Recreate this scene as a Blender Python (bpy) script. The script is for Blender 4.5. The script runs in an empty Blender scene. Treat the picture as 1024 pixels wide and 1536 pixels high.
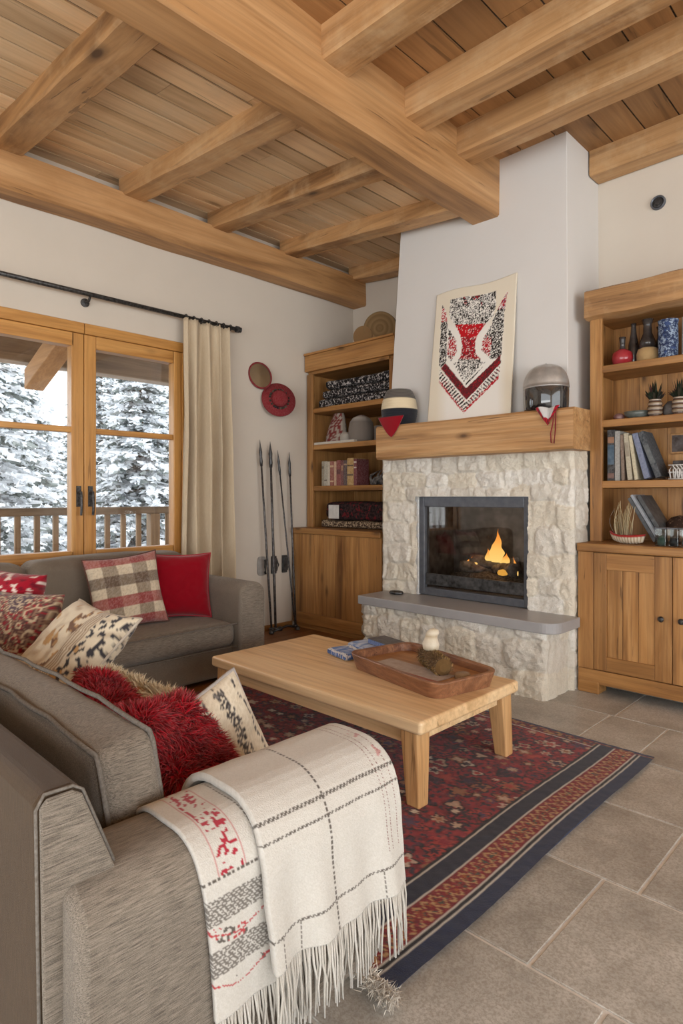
import bpy, bmesh, math, random
from mathutils import Vector, Matrix, noise
R = random.Random(7)
SC = bpy.context.scene
COL = SC.collection
PI = math.pi

# ------------------------------------------------------------------ mesh builder
class MB:
    def __init__(s): s.v = []; s.f = []; s.c = []; s.mi = []
    def add(s, vs, fs, M=None, col=None, mi=0):
        b = len(s.v)
        s.v += [tuple(M @ Vector(p)) for p in vs] if M is not None else [tuple(p) for p in vs]
        s.f += [tuple(i + b for i in f) for f in fs]
        s.mi += [mi] * len(fs)
        if col is None: col = (1, 1, 1)
        s.c += list(col) if isinstance(col, list) else [col] * len(vs)
        return s
    def box(s, a, b, M=None, col=None, mi=0):
        x0, y0, z0 = a; x1, y1, z1 = b
        vs = [(x0,y0,z0),(x1,y0,z0),(x1,y1,z0),(x0,y1,z0),(x0,y0,z1),(x1,y0,z1),(x1,y1,z1),(x0,y1,z1)]
        return s.add(vs, [(0,3,2,1),(4,5,6,7),(0,1,5,4),(1,2,6,5),(2,3,7,6),(3,0,4,7)], M, col, mi)
    def hexa(s, lo, hi, M=None, col=None):      # two quads of four points
        return s.add(list(lo) + list(hi), [(0,3,2,1),(4,5,6,7),(0,1,5,4),(1,2,6,5),(2,3,7,6),(3,0,4,7)], M, col)
    def lathe(s, prof, n=24, M=None, col=None, sx=1, sy=1, caps=True):   # prof: (r, z) pairs, optional colours per ring
        vs = []; cs = []
        for k, (r, z) in enumerate(prof):
            for i in range(n):
                t = 2*PI*i/n
                vs.append((r*math.cos(t)*sx, r*math.sin(t)*sy, z))
                cs.append(col[k] if isinstance(col, list) else (col or (1,1,1)))
        fs = []
        for k in range(len(prof)-1):
            for i in range(n):
                j = (i+1) % n
                fs.append((k*n+i, k*n+j, (k+1)*n+j, (k+1)*n+i))
        if caps: fs.append(tuple(range(n-1, -1, -1))); fs.append(tuple(range((len(prof)-1)*n, len(prof)*n)))
        return s.add(vs, fs, M, cs)
    def tube(s, pts, r, n=8, M=None, col=None, closed=False):
        pts = [Vector(p) for p in pts]; vs = []; N = len(pts)
        for k, p in enumerate(pts):
            rr = r[k] if isinstance(r, (list, tuple)) else r
            if closed: d = pts[(k+1) % N] - pts[k-1]
            else: d = pts[min(k+1, N-1)] - pts[max(k-1, 0)]
            d.normalize()
            a = d.orthogonal().normalized() if abs(d.z) > .95 else d.cross(Vector((0,0,1))).normalized()
            b = d.cross(a)
            for i in range(n):
                t = 2*PI*i/n
                vs.append(p + rr*(math.cos(t)*a + math.sin(t)*b))
        fs = []
        for k in range(N if closed else N-1):
            k2 = (k+1) % N
            for i in range(n):
                j = (i+1) % n
                fs.append((k*n+i, k2*n+i, k2*n+j, k*n+j))
        if not closed:
            fs.append(tuple(range(n))); fs.append(tuple(range((N-1)*n, N*n))[::-1])
        return s.add(vs, fs, M, col)
    def grid(s, fn, nu, nv, col=None, M=None, skip=None):     # fn(i/nu, j/nv) -> point
        vs = []; cs = []
        for j in range(nv+1):
            for i in range(nu+1):
                vs.append(fn(i/nu, j/nv)); cs.append(col(i/nu, j/nv) if col else (1,1,1))
        fs = [(j*(nu+1)+i, j*(nu+1)+i+1, (j+1)*(nu+1)+i+1, (j+1)*(nu+1)+i) for j in range(nv) for i in range(nu)
              if not (skip and skip((i+.5)/nu, (j+.5)/nv))]
        return s.add(vs, fs, M, cs)
    def prism(s, poly, y0, y1, axis='y', M=None, col=None):   # polygon (a,b) extruded along an axis
        n = len(poly)
        def pt(a, b, d): return {'y': (a, d, b), 'x': (d, a, b), 'z': (a, b, d)}[axis]
        vs = [pt(a, b, y0) for a, b in poly] + [pt(a, b, y1) for a, b in poly]
        fs = [tuple(range(n)), tuple(range(2*n-1, n-1, -1))] + [(i, i+n, (i+1) % n + n, (i+1) % n) for i in range(n)]
        return s.add(vs, fs, M, col)
    def build(s, name, mat, parent=None, origin=None, smooth=False, bevel=0, bseg=2, sub=0, solid=0, auto=None):
        if origin is None:
            xs = [p[0] for p in s.v]; ys = [p[1] for p in s.v]; zs = [p[2] for p in s.v]
            origin = ((min(xs)+max(xs))/2, (min(ys)+max(ys))/2, min(zs))
        O = Vector(origin)
        me = bpy.data.meshes.new(name)
        me.from_pydata([Vector(p) - O for p in s.v], [], s.f); 
        mats = mat if isinstance(mat, (list, tuple)) else [mat]
        for m in mats: me.materials.append(m)
        if len(mats) > 1: me.polygons.foreach_set('material_index', s.mi)
        at = me.color_attributes.new('Col', 'FLOAT_COLOR', 'POINT')
        flat = []
        for c in s.c: flat += [c[0], c[1], c[2], 1.0]
        at.data.foreach_set('color', flat)
        bm = bmesh.new(); bm.from_mesh(me); bmesh.ops.recalc_face_normals(bm, faces=bm.faces); bm.to_mesh(me); bm.free()
        if smooth or auto: 
            me.shade_smooth()
            if auto: me.set_sharp_from_angle(angle=math.radians(auto))
        o = bpy.data.objects.new(name, me); COL.objects.link(o)
        o.location = O
        if parent is not None:
            o.parent = parent; o.location = O - abs_loc(parent)
        if solid:
            m = o.modifiers.new('Solidify', 'SOLIDIFY'); m.thickness = solid; m.offset = -1
        if bevel:
            m = o.modifiers.new('Bevel', 'BEVEL'); m.width = bevel; m.segments = bseg; m.limit_method = 'ANGLE'; m.angle_limit = math.radians(40)
            m.harden_normals = False
        if sub:
            m = o.modifiers.new('Subdivision', 'SUBSURF'); m.levels = sub; m.render_levels = sub
        return o
def abs_loc(o):
    p = Vector((0,0,0))
    while o is not None: p = p + Vector(o.location); o = o.parent
    return p
def empty(name, loc):
    o = bpy.data.objects.new(name, None); COL.objects.link(o); o.location = loc; o.empty_display_size = .1
    return o
def tag(o, label, cat, group=None, kind=None):
    o['label'] = label; o['category'] = cat
    if group: o['group'] = group
    if kind: o['kind'] = kind
    return o
def thing(name, loc, label, cat, group=None): return tag(empty(name, loc), label, cat, group)
def struct(o): o['kind'] = 'structure'; return o
def copy_tree(o, parent=None):
    c = o.copy(); COL.objects.link(c)
    if parent: c.parent = parent
    for ch in list(o.children): copy_tree(ch, c)
    return c
def box1(name, mat, a, b, parent=None, bevel=.004, **k): return MB().box(a, b).build(name, mat, parent, bevel=bevel, **k)
def TR(loc, rz=0, rx=0, ry=0, sc=1):
    return Matrix.Translation(loc) @ Matrix.Rotation(rz, 4, 'Z') @ Matrix.Rotation(ry, 4, 'Y') @ Matrix.Rotation(rx, 4, 'X') @ Matrix.Scale(sc, 4)
def frame(loc, normal, up):     # local x = right, y = up, z = normal
    n = Vector(normal).normalized(); u = Vector(up); u = (u - n*u.dot(n)).normalized(); r = u.cross(n)
    return Matrix.Translation(loc) @ Matrix((r, u, n)).transposed().to_4x4()

# ------------------------------------------------------------------ colour and materials
def lin(r, g, b):
    f = lambda c: c/12.92 if c <= .04045 else ((c+.055)/1.055)**2.4
    return (f(r/255), f(g/255), f(b/255))
def mixc(a, b, t): return tuple(x + (y-x)*t for x, y in zip(a, b))
class Tree:
    def __init__(s, name):
        s.m = bpy.data.materials.new(name); s.m.use_nodes = True
        s.t = s.m.node_tree; s.n = s.t.nodes; s.n.clear()
        s.out = s.n.new('ShaderNodeOutputMaterial')
    def node(s, typ, ins=None, **props):
        n = s.n.new(typ)
        for k, v in props.items(): setattr(n, k, v)
        for k, v in (ins or {}).items():
            if isinstance(v, bpy.types.NodeSocket): s.t.links.new(v, n.inputs[k])
            elif isinstance(v, tuple) and len(v) == 3 and n.inputs[k].type == 'RGBA': n.inputs[k].default_value = (*v, 1)
            else: n.inputs[k].default_value = v
        return n
    def math(s, op, a, b=0.0, c=0.0): return s.node('ShaderNodeMath', {0: a, 1: b, 2: c}, operation=op).outputs[0]
    def mix(s, f, a, b, bt='MIX'):
        n = s.node('ShaderNodeMix', None, data_type='RGBA', blend_type=bt)
        for k, v in ((0, f), (6, a), (7, b)):
            if isinstance(v, bpy.types.NodeSocket): s.t.links.new(v, n.inputs[k])
            else: n.inputs[k].default_value = (*v, 1) if isinstance(v, tuple) else v
        return n.outputs[2]
    def ramp(s, f, stops):
        n = s.node('ShaderNodeValToRGB', {0: f}); e = n.color_ramp.elements
        while len(e) > 1: e.remove(e[-1])
        for k, (p, c) in enumerate(stops):
            el = e[0] if k == 0 else e.new(p)
            el.position = p; el.color = (*c, 1)
        return n.outputs[0]
    def coord(s, scale=(1,1,1), rnd=8.0, island=0.0):
        tc = s.node('ShaderNodeTexCoord').outputs['Object']
        off = None
        if rnd: off = s.math('MULTIPLY', s.node('ShaderNodeObjectInfo').outputs['Random'], rnd)
        if island:
            i = s.math('MULTIPLY', s.node('ShaderNodeNewGeometry').outputs['Random Per Island'], island)
            off = s.math('ADD', off, i) if off is not None else i
        if off is not None: tc = s.node('ShaderNodeVectorMath', {0: tc, 1: off}, operation='ADD').outputs[0]
        return s.node('ShaderNodeMapping', {'Vector': tc, 'Scale': scale}).outputs[0]
    def noise(s, vec, scale, detail=4, rough=.55, dist=0):
        return s.node('ShaderNodeTexNoise', {'Vector': vec, 'Scale': scale, 'Detail': detail, 'Roughness': rough, 'Distortion': dist}).outputs[0]
    def bsdf(s, color, rough=.6, bump=None, bstr=.3, bdist=.01, metal=0, spec=.5, sheen=0, coat=0):
        ins = {'Base Color': color, 'Roughness': rough, 'Metallic': metal, 'Specular IOR Level': spec, 'Sheen Weight': sheen, 'Coat Weight': coat}
        if bump is not None:
            ins['Normal'] = s.node('ShaderNodeBump', {'Height': bump, 'Strength': bstr, 'Distance': bdist}).outputs[0]
        p = s.node('ShaderNodeBsdfPrincipled', ins)
        s.t.links.new(p.outputs[0], s.out.inputs[0])
        return s.m

def wood(name, dark, mid, light, axis='x', grain=1.0, rough=.5, knots=.5, var=.18, island=0.0, bstr=.25, worn=None, fine=.5):
    t = Tree(name)
    i = 'xyz'.index(axis)
    sc = [9*grain]*3; sc[i] = .7*grain
    v = t.coord(tuple(sc), 8, island)
    n1 = t.noise(v, 1.0, 6, .6, .8)
    sc2 = [60*grain]*3; sc2[i] = 1.6*grain
    n2 = t.noise(t.coord(tuple(sc2), 8, island), 1.0, 3, .6)
    c = t.ramp(n1, [(.28, dark), (.48, mid), (.72, light)])
    c = t.mix(t.ramp(n2, [(.42, (0,0,0)), (.72, (fine,)*3)]), c, mixc(dark, (0,0,0), .2), 'MIX')
    crk = t.noise(t.coord(tuple(20*grain if k != i else .9*grain for k in range(3)), 8, island), 1.0, 4, .6, 1.2)
    c = t.mix(t.ramp(crk, [(.325, (.8,.8,.8)), (.355, (0,0,0))]), c, mixc(dark, (.01,.006,.003), .5))
    big = t.noise(t.coord((1.3,1.3,1.3), 5, island), 1.0, 2)
    c = t.mix(t.ramp(big, [(.35, (0,0,0)), (.7, (.35,.35,.35))]), c, light)
    if worn: c = t.mix(t.ramp(t.noise(t.coord((3,3,3), 3, island), 1.3, 5, .7), [(.5, (0,0,0)), (.75, (.6,.6,.6))]), c, worn)
    if knots:
        sk = [3.6*grain]*3; sk[i] = 1.5*grain
        vo = t.node('ShaderNodeTexVoronoi', {'Vector': t.coord(tuple(sk), 8, island), 'Scale': 1.0, 'Randomness': 1.0})
        k = t.ramp(vo.outputs['Distance'], [(.045, (min(.9,knots*1.5),)*3), (.075, (knots*.8,)*3), (.14, (0,0,0))])
        c = t.mix(k, c, mixc(dark, (0.01,.005,.002), .62))
    rnd = t.node('ShaderNodeNewGeometry').outputs['Random Per Island'] if island else t.node('ShaderNodeObjectInfo').outputs['Random']
    val = t.math('MULTIPLY_ADD', rnd, 2*var, 1-var)
    c = t.node('ShaderNodeHueSaturation', {'Color': c, 'Value': val, 'Saturation': 1.0}).outputs[0]
    return t.bsdf(c, rough, t.math('ADD', n2, t.math('MULTIPLY', n1, .6)), bstr, .004)

def fabric(name, a, b, axis='y', rough=.95, streak=1.0, sheen=.15):
    t = Tree(name); i = 'xyz'.index(axis)
    sc = [620]*3; sc[i] = 30
    n = t.noise(t.coord(tuple(sc), 3), 1.0, 3, .6)
    n2 = t.noise(t.coord((900,900,900), 3), 1.0, 1)
    n3 = t.noise(t.coord((4,4,4), 3), 1.0, 3)
    f = t.math('ADD', t.math('MULTIPLY', n, .85*streak), t.math('ADD', t.math('MULTIPLY', n2, .35), t.math('MULTIPLY', n3, .18)))
    c = t.ramp(f, [(.50, a), (.84, b)])
    return t.bsdf(c, rough, t.math('ADD', n, n2), .45, .003, spec=.2, sheen=sheen)

def plain(name, c, rough=.5, metal=0, nscale=0, namt=.15, bstr=.1, bscale=None, spec=.5, coat=0, sheen=0):
    t = Tree(name); n = t.noise(t.coord((1,1,1), 4), nscale or 30, 4)
    dark = mixc(c, (0,0,0), namt); lt = mixc(c, (1,1,1), namt*.5)
    col = t.ramp(n, [(.3, dark), (.7, lt)])
    return t.bsdf(col, rough, t.noise(t.coord((1,1,1), 4), bscale or 150, 3), bstr, .003, metal, spec, sheen, coat)

def attr(name, rough=.9, fine=500, namt=.22, bstr=.4, sheen=.1, spec=.2, bdist=.003):
    t = Tree(name)
    a = t.node('ShaderNodeVertexColor', layer_name='Col').outputs[0]
    n = t.noise(t.coord((1,1,1), 4), fine, 2)
    v = t.math('MULTIPLY_ADD', n, 2*namt, 1-namt)
    c = t.node('ShaderNodeHueSaturation', {'Color': a, 'Value': v}).outputs[0]
    return t.bsdf(c, rough, n, bstr, bdist, spec=spec, sheen=sheen)

def speckle(name, a, b, scale, th=.5, soft=.06, c3=None, rough=.9, stretch=(1,1,1)):
    t = Tree(name); v = t.coord(stretch, 4)
    n = t.noise(v, scale, 2, .7)
    col = t.ramp(n, [(th-soft, a), (th+soft, b)])
    if c3: col = t.mix(t.ramp(t.noise(v, scale*.6, 2), [(.56, (0,0,0)), (.62, (1,1,1))]), col, c3)
    return t.bsdf(col, rough, n, .5, .004, spec=.25)

def glassy(name, tint=(1,1,1), refl=.08, rough=.01):
    t = Tree(name)
    tr = t.node('ShaderNodeBsdfTransparent', {'Color': tint}).outputs[0]
    gl = t.node('ShaderNodeBsdfGlossy', {'Roughness': rough}).outputs[0]
    lw = t.node('ShaderNodeLayerWeight', {'Blend': .25}).outputs['Fresnel']
    f = t.math('ADD', t.math('MULTIPLY', lw, .6), refl)
    mx = t.node('ShaderNodeMixShader', {0: f, 1: tr, 2: gl}).outputs[0]
    t.t.links.new(mx, t.out.inputs[0]); return t.m

def emit(name, ramp, strength, axis=2):
    t = Tree(name); a = t.node('ShaderNodeVertexColor', layer_name='Col').outputs[0]
    e = t.node('ShaderNodeEmission', {'Color': a, 'Strength': strength}).outputs[0]
    t.t.links.new(e, t.out.inputs[0]); return t.m

M = {}
M['beam_x'] = wood('honey_beam_x', lin(108,72,42), lin(180,136,88), lin(212,170,122), 'x', .85, .55, .6, .08, worn=lin(208,178,138), fine=.35)
M['beam_y'] = wood('honey_beam_y', lin(108,72,42), lin(176,130,82), lin(204,160,112), 'y', .8, .55, .6, .05, fine=.35)
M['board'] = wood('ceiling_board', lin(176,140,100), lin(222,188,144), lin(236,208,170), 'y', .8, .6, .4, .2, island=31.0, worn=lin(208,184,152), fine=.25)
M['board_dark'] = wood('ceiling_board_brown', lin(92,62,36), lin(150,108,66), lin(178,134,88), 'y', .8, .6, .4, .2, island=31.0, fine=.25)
M['oak_x'] = wood('oak_x', lin(106,68,34), lin(160,112,60), lin(186,140,86), 'x', 1.3, .45, .5, .10)
M['oak_y'] = wood('oak_y', lin(106,68,34), lin(160,112,60), lin(186,140,86), 'y', 1.3, .45, .5, .10)
M['oak_z'] = wood('oak_z', lin(104,66,34), lin(158,110,60), lin(188,142,88), 'z', 1.3, .45, .6, .12)
M['oak_pl'] = wood('oak_planks', lin(104,66,34), lin(162,114,62), lin(192,146,92), 'z', 1.3, .45, .6, .16, island=23.0)
M['table'] = wood('table_oak', lin(186,144,94), lin(230,194,146), lin(238,210,168), 'x', .9, .35, .12, .03)
M['table_z'] = wood('table_leg_oak', lin(146,102,60), lin(200,154,102), lin(216,176,126), 'z', 1.3, .4, .2, .04)
M['mantel'] = wood('mantel_oak', lin(120,80,44), lin(182,136,86), lin(212,172,124), 'x', 1.2, .5, .6, .03, bstr=.5)
M['pine_y'] = wood('window_pine_y', lin(150,98,44), lin(190,136,70), lin(208,158,92), 'y', 1.4, .4, .2, .05)
M['pine_z'] = wood('window_pine_z', lin(150,98,44), lin(190,136,70), lin(208,158,92), 'z', 1.4, .4, .2, .05)
M['ext_y'] = wood('weathered_y', lin(84,70,56), lin(122,104,86), lin(150,132,112), 'y', 1.2, .75, .2, .1)
M['ext_z'] = wood('weathered_z', lin(96,76,56), lin(136,112,88), lin(160,138,112), 'z', 1.2, .75, .2, .12)
M['ext_x'] = wood('weathered_x', lin(120,84,46), lin(164,120,72), lin(190,148,98), 'x', 1.2, .7, .3, .1)
M['floor_wood'] = wood('floor_wood', lin(92,56,26), lin(138,92,48), lin(162,112,64), 'y', 1.1, .4, .3, .15, island=17.0)
M['tray'] = wood('tray_wood', lin(70,40,28), lin(122,80,56), lin(166,118,84), 'x', 2.0, .4, .3, .05, bstr=.5)
M['tray_in'] = wood('tray_floor_wood', lin(120,78,44), lin(160,112,68), lin(182,138,90), 'x', 1.4, .45, .1, .05)
M['log'] = wood('log_bark', lin(54,38,24), lin(92,68,44), lin(120,94,64), 'y', 2.0, .9, 0, .1, bstr=.8)
M['plaster'] = plain('wall_plaster', lin(207,197,183), .9, nscale=3, namt=.03, bstr=.06, bscale=40)
M['hood'] = plain('hood_plaster', lin(212,209,205), .9, nscale=3, namt=.02, bstr=.05, bscale=40)
M['iron'] = plain('black_iron', lin(34,32,31), .45, .6, 60, .2)
M['blackp'] = plain('black_plastic', lin(20,20,22), .35)
M['frame_metal'] = plain('grey_steel', lin(84,88,96), .4, .25, 20, .08)
M['slab'] = plain('grey_slab', lin(160,159,160), .35, 0, 6, .06, .03)
M['firebrick'] = plain('firebox_dark', lin(26,23,22), .85, 0, 10, .3)
M['ash'] = speckle('ash_bed', lin(70,64,58), lin(110,104,98), 60)
M['charlog'] = plain('charred_log', lin(44,32,24), .9, 0, 25, .5, .8, 40)
M['glass'] = glassy('clear_glass', (.97,.98,.98), .03)
M['fireglass'] = glassy('fire_glass', (.82,.80,.78), .05)
M['grey'] = fabric('sofa_grey_y', lin(80,73,65), lin(146,136,123), 'y')
M['grey_x'] = fabric('sofa_grey_x', lin(80,73,65), lin(146,136,123), 'x')
M['grey_dark'] = fabric('sofa_grey_back', lin(98,88,77), lin(152,139,123), 'x', streak=.8)
M['grey_c'] = fabric('sofa_corduroy', lin(92,84,76), lin(140,130,118), 'x', streak=.5)
M['piping'] = plain('piping', lin(100,92,82), .9, 0, 200, .15)
M['curtain'] = fabric('curtain_linen', lin(196,178,150), lin(228,214,190), 'z', streak=.6)
M['textile'] = attr('woven_textile')
M['rug'] = attr('rug_pile', .95, 420, .34, .8, .2, .1)
M['wool'] = attr('wool_throw', .95, 380, .10, .5, .25, .1)
M['furm'] = attr('fur', .8, 60, .15, 0, .1, .2)
M['canvas'] = attr('printed_canvas', .9, 900, .06, .25)
M['stone'] = None
M['snow'] = plain('snow', lin(238,240,244), .9, 0, 2, .03)
M['knit_bw'] = speckle('black_white_knit', lin(26,24,26), lin(176,170,168), 55, .56, .05)
M['knit_dark'] = speckle('dark_check_wool', lin(22,16,18), lin(58,40,40), 45, .5, .1, lin(104,28,34))
M['knit_tan'] = speckle('tan_speckled_wool', lin(60,44,36), lin(170,150,124), 70, .52, .06)
M['white_paint'] = plain('white_plastic', lin(206,204,200), .4)
M['silver'] = plain('silver_shell', lin(188,186,182), .28, .55, 18, .2, .12, 60)
M['gloss_black'] = plain('gloss_black', lin(14,16,18), .06, 0, 10, .1, 0, coat=1)
M['red_felt'] = plain('red_felt', lin(122,2,14), .9, 0, 90, .08, .3, 300)
M['red_glaze'] = plain('red_glaze', lin(160,20,34), .15, 0, 10, .1, 0)
M['dark_glass'] = plain('dark_glass', lin(34,24,20), .08, 0, 10, .1, 0)
M['mirror'] = plain('mirror_face', lin(150,140,118), .12, .9, 4, .05, 0)

# stone: cream limestone with soft tone changes
def stone_mat():
    t = Tree('cream_stone'); a = t.node('ShaderNodeVertexColor', layer_name='Col').outputs[0]
    n = t.noise(t.coord((1,1,1), 0), 28, 6, .7)
    n2 = t.noise(t.coord((1,1,1), 0), 110, 4, .7)
    c = t.mix(t.ramp(n, [(.42, (0,0,0)), (.75, (.6,.6,.6))]), a, lin(214,206,188))
    c = t.mix(t.ramp(n2, [(.30, (.4,.4,.4)), (.45, (0,0,0))]), c, lin(184,175,160))
    return t.bsdf(c, .95, t.math('ADD', n2, n), .9, .012, spec=.2)
M['stone'] = stone_mat()
# floor tile: each tile a mesh island with its own tone
def tile_mat():
    t = Tree('stone_tile')
    i = t.node('ShaderNodeNewGeometry').outputs['Random Per Island']
    n = t.noise(t.coord((1,1,1), 0, 9), 5, 6, .65)
    n2 = t.noise(t.coord((1,1,1), 0), 130, 3, .7)
    c = t.ramp(n, [(.32, lin(150,146,139)), (.5, lin(178,174,166)), (.68, lin(196,192,185))])
    c = t.mix(t.ramp(n2, [(.4, (0,0,0)), (.62, (.55,.55,.55))]), c, lin(128,118,104))
    c = t.node('ShaderNodeHueSaturation', {'Color': c, 'Value': t.math('MULTIPLY_ADD', i, .16, .92)}).outputs[0]
    return t.bsdf(c, t.math('MULTIPLY_ADD', n, .25, .28), n2, .12, .002, spec=.45)
M['tile'] = tile_mat()
M['grout'] = plain('grout', lin(222,217,210), .9)
# ------------------------------------------------------------------ room shell
XL, YB, YR = -4.32, 4.59, 4.30            # left wall, back wall, back wall right of the chimney
XE, YN = 3.8, -3.0                        # unseen right and near walls
struct(box1('floor_slab', M['grout'], (XL-.2, YN, -.12), (XE, YB+.2, -.004), bevel=0)).name = 'floor'
b = MB()                                  # stone tiles in rows along x, irregular lengths
rows = {1.458: [-2.9,-2.05,-1.47,-.757,-.05,.66], 1.954: [-2.6,-1.95,-1.36,-.655,.05,.75], 2.451: [-2.4,-1.7,-.30,.4],
        2.948: [-2.75,-1.98,-1.30,-1.01,-.35,.3], 3.448: [-2.5,-1.79,-1.28,-.62,.1], 3.945: [-2.3,-1.6,-.9,-.2]}
y = 1.458 - .497*6
while y < 4.6:
    key = min(rows, key=lambda k: abs(k-y))
    xs = rows[key] if abs(key-y) < .05 else [-2.7 + .71*k + R.uniform(-.2,.2) for k in range(4)]
    xs = [-3.0] + xs
    while xs[-1] < XE: xs.append(min(XE, xs[-1] + R.choice([.70,.72,.5])))
    for a, c in zip(xs, xs[1:]):
        if c-a > .02: b.box((a+.005, y+.005, -.02), (c-.005, y+.492, 0))
    y += .497
o = struct(b.build('floor_tiles', M['tile'], bevel=.002, bseg=1))
b = MB()
x = XL-.02
while x < -3.02:
    y = YN + R.uniform(-1, 0)
    while y < YB:
        y2 = y + R.uniform(1.2, 2.2); b.box((x+.001, max(y, YN), -.02), (min(x+.139, -3.0), min(y2, YB)-.002, -.001)); y = y2
    x += .14
struct(b.build('floor_boards', M['floor_wood']))
# left wall with the french window opening
WY0, WY1, WZ0, WZ1 = 1.00, 2.64, .70, 2.42
b = MB()
for a, c in (((YN, 0), (WY0, 3.75)), ((WY1, 0), (YB+.15, 3.75)), ((WY0, 0), (WY1, WZ0)), ((WY0, WZ1), (WY1, 3.75))):
    b.box((XL-.22, a[0], a[1]), (XL, c[0], c[1]))
struct(b.build('wall_left', M['plaster']))
struct(MB().box((XL, YB, 0), (-3.0, YB+.15, 3.75)).build('wall_back', M['plaster']))
struct(MB().box((-1.85, YR, 0), (XE, YR+.15, 3.75)).build('wall_back_right', M['plaster'])).name = 'wall_rear'
# unseen near and right walls; wide openings assumed, to let fill light in
b = MB()
for a, c in (((YN, 0), (YN+.5, 3.75)), ((YR-.9, 0), (YR+.15, 3.75)), ((YN+.5, 0), (YR-.9, .5)), ((YN+.5, 3.0), (YR-.9, 3.75))):
    b.box((XE, a[0], a[1]), (XE+.2, c[0], c[1]))
struct(b.build('wall_right', M['plaster']))
b = MB()
for a, c in (((XL-.2, 0), (-2.6, 3.75)), ((3.0, 0), (XE+.2, 3.75)), ((-2.6, 0), (3.0, .3)), ((-2.6, 3.0), (3.0, 3.75))):
    b.box((a[0], YN-.2, a[1]), (c[0], YN, c[1]))
struct(b.build('wall_near', M['plaster']))
struct(box1('baseboard_left', M['oak_y'], (XL, 2.62, 0), (XL+.012, 3.76, .05)))
# ceiling boards: left bay tilts up to the wall beam, right bay is level
ZR = 3.53
zl = lambda x: 3.27 + (x+2.4)*(3.46-3.27)/(-4.145+2.4)
b = MB(); x = XL-.05
while x < -2.36:
    x2 = min(x + R.uniform(.155,.185), -2.34); y = YN - R.uniform(0,4)
    while y < YB+.1:
        y2 = y + R.uniform(5.5,7.5)
        a0, a1 = max(y,YN), min(y2,YB+.1) - .003
        b.hexa([(x+.0065,a0,zl(x)),(x2-.0065,a0,zl(x2)),(x2-.0065,a1,zl(x2)),(x+.0065,a1,zl(x))],
               [(x+.0065,a0,zl(x)+.008),(x2-.0065,a0,zl(x2)+.008),(x2-.0065,a1,zl(x2)+.008),(x+.0065,a1,zl(x)+.008)])
        y = y2
    x = x2
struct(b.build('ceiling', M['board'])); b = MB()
x = -2.25
while x < XE:
    x2 = min(x + R.uniform(.19,.25), XE+.01)
    y = YN - R.uniform(0,1.5)
    while y < YB+.1:
        y2 = y + R.uniform(2.2,3.6)
        b.box((x+.005,max(y,YN),ZR),(x2-.005,min(y2,YB+.1)-.003,ZR+.008)); y = y2
    x = x2
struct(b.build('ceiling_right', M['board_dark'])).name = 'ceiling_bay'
b = MB()
b.hexa([(XL-.2,YN,zl(XL-.2)+.0085),(-2.3,YN,zl(-2.3)+.0085),(-2.3,YB+.1,zl(-2.3)+.0085),(XL-.2,YB+.1,zl(XL-.2)+.0085)], [(XL-.2,YN,3.72),(-2.3,YN,3.72),(-2.3,YB+.1,3.72),(XL-.2,YB+.1,3.72)])
b.box((-2.3,YN,ZR+.0085),(XE+.2,YB+.1,3.8))
struct(b.build('ceiling_deck', plain('ceiling_deck_dark', lin(26,17,10), .95))).name = 'ceiling_underlay'

# beams, each a timber of its own, with slightly hewn faces
def timber(name, a, b_, mat, axis, label, group=None, hew=.006, z2=None, n=22):
    mb = MB(); ax = 'xyz'.index(axis); oth = [k for k in range(3) if k != ax]
    rings = []
    for k in range(n+1):
        t = k/n; p = [0,0,0]; p[ax] = a[ax] + (b_[ax]-a[ax])*t
        ring = []
        lo = [a[oth[0]], a[oth[1]]]; hi = [b_[oth[0]], b_[oth[1]]]
        dz = z2*(t) if z2 else 0
        c = .012
        for (u, v) in ((lo[0]+c,lo[1]),(hi[0]-c,lo[1]),(hi[0],lo[1]+c),(hi[0],hi[1]),(lo[0],hi[1]),(lo[0],lo[1]+c)):
            q = list(p); q[oth[0]] = u; q[oth[1]] = v + dz
            w = noise.noise_vector(Vector(q)*2.3 + Vector((a[0]*3,a[1]*3,0)))
            q[oth[0]] += w[oth[0]]*hew*1.6; q[oth[1]] += w[oth[1]]*hew*1.6
            ring.append(tuple(q))
        rings.append(ring)
    vs = [p for r in rings for p in r]; m = 6
    fs = [(k*m+i, k*m+(i+1)%m, (k+1)*m+(i+1)%m, (k+1)*m+i) for k in range(n) for i in range(m)]
    fs += [tuple(range(m)), tuple(range(n*m, n*m+m))]
    mb.add(vs, fs)
    o = mb.build(name, mat, auto=35)
    return tag(o, label, 'beam', group)
timber('ceiling_beam', (-2.41, YN, 3.14), (-2.19, 3.80, 3.54), M['beam_y'], 'y', 'massive main oak beam running across the ceiling to the white chimney breast', hew=.008, n=40)
timber('wall_beam', (XL+.0, YN, 3.115), (-4.14, YB-.002, 3.36), M['beam_y'], 'y', 'long thick oak beam along the top of the white window wall', hew=.008, n=40)
LJ = [(1.27, 'wide joist nearest the camera in the plank bay above the window'),
      (2.11, 'knotty second joist from the camera in the plank bay above the window'),
      (2.845, 'third joist from the camera in the plank bay above the window'),
      (3.60, 'fourth joist from the camera in the plank bay above the window'),
      (4.48, 'short joist against the back wall above the log slice')]
for y, lab in LJ:
    w = .095 if y < 2 else .085
    timber('ceiling_joist', (-4.20, y-w, 3.345), (-2.40, y+w, 3.50), M['beam_x'], 'x', lab, 'left bay ceiling joists', z2=-.18)
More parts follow.
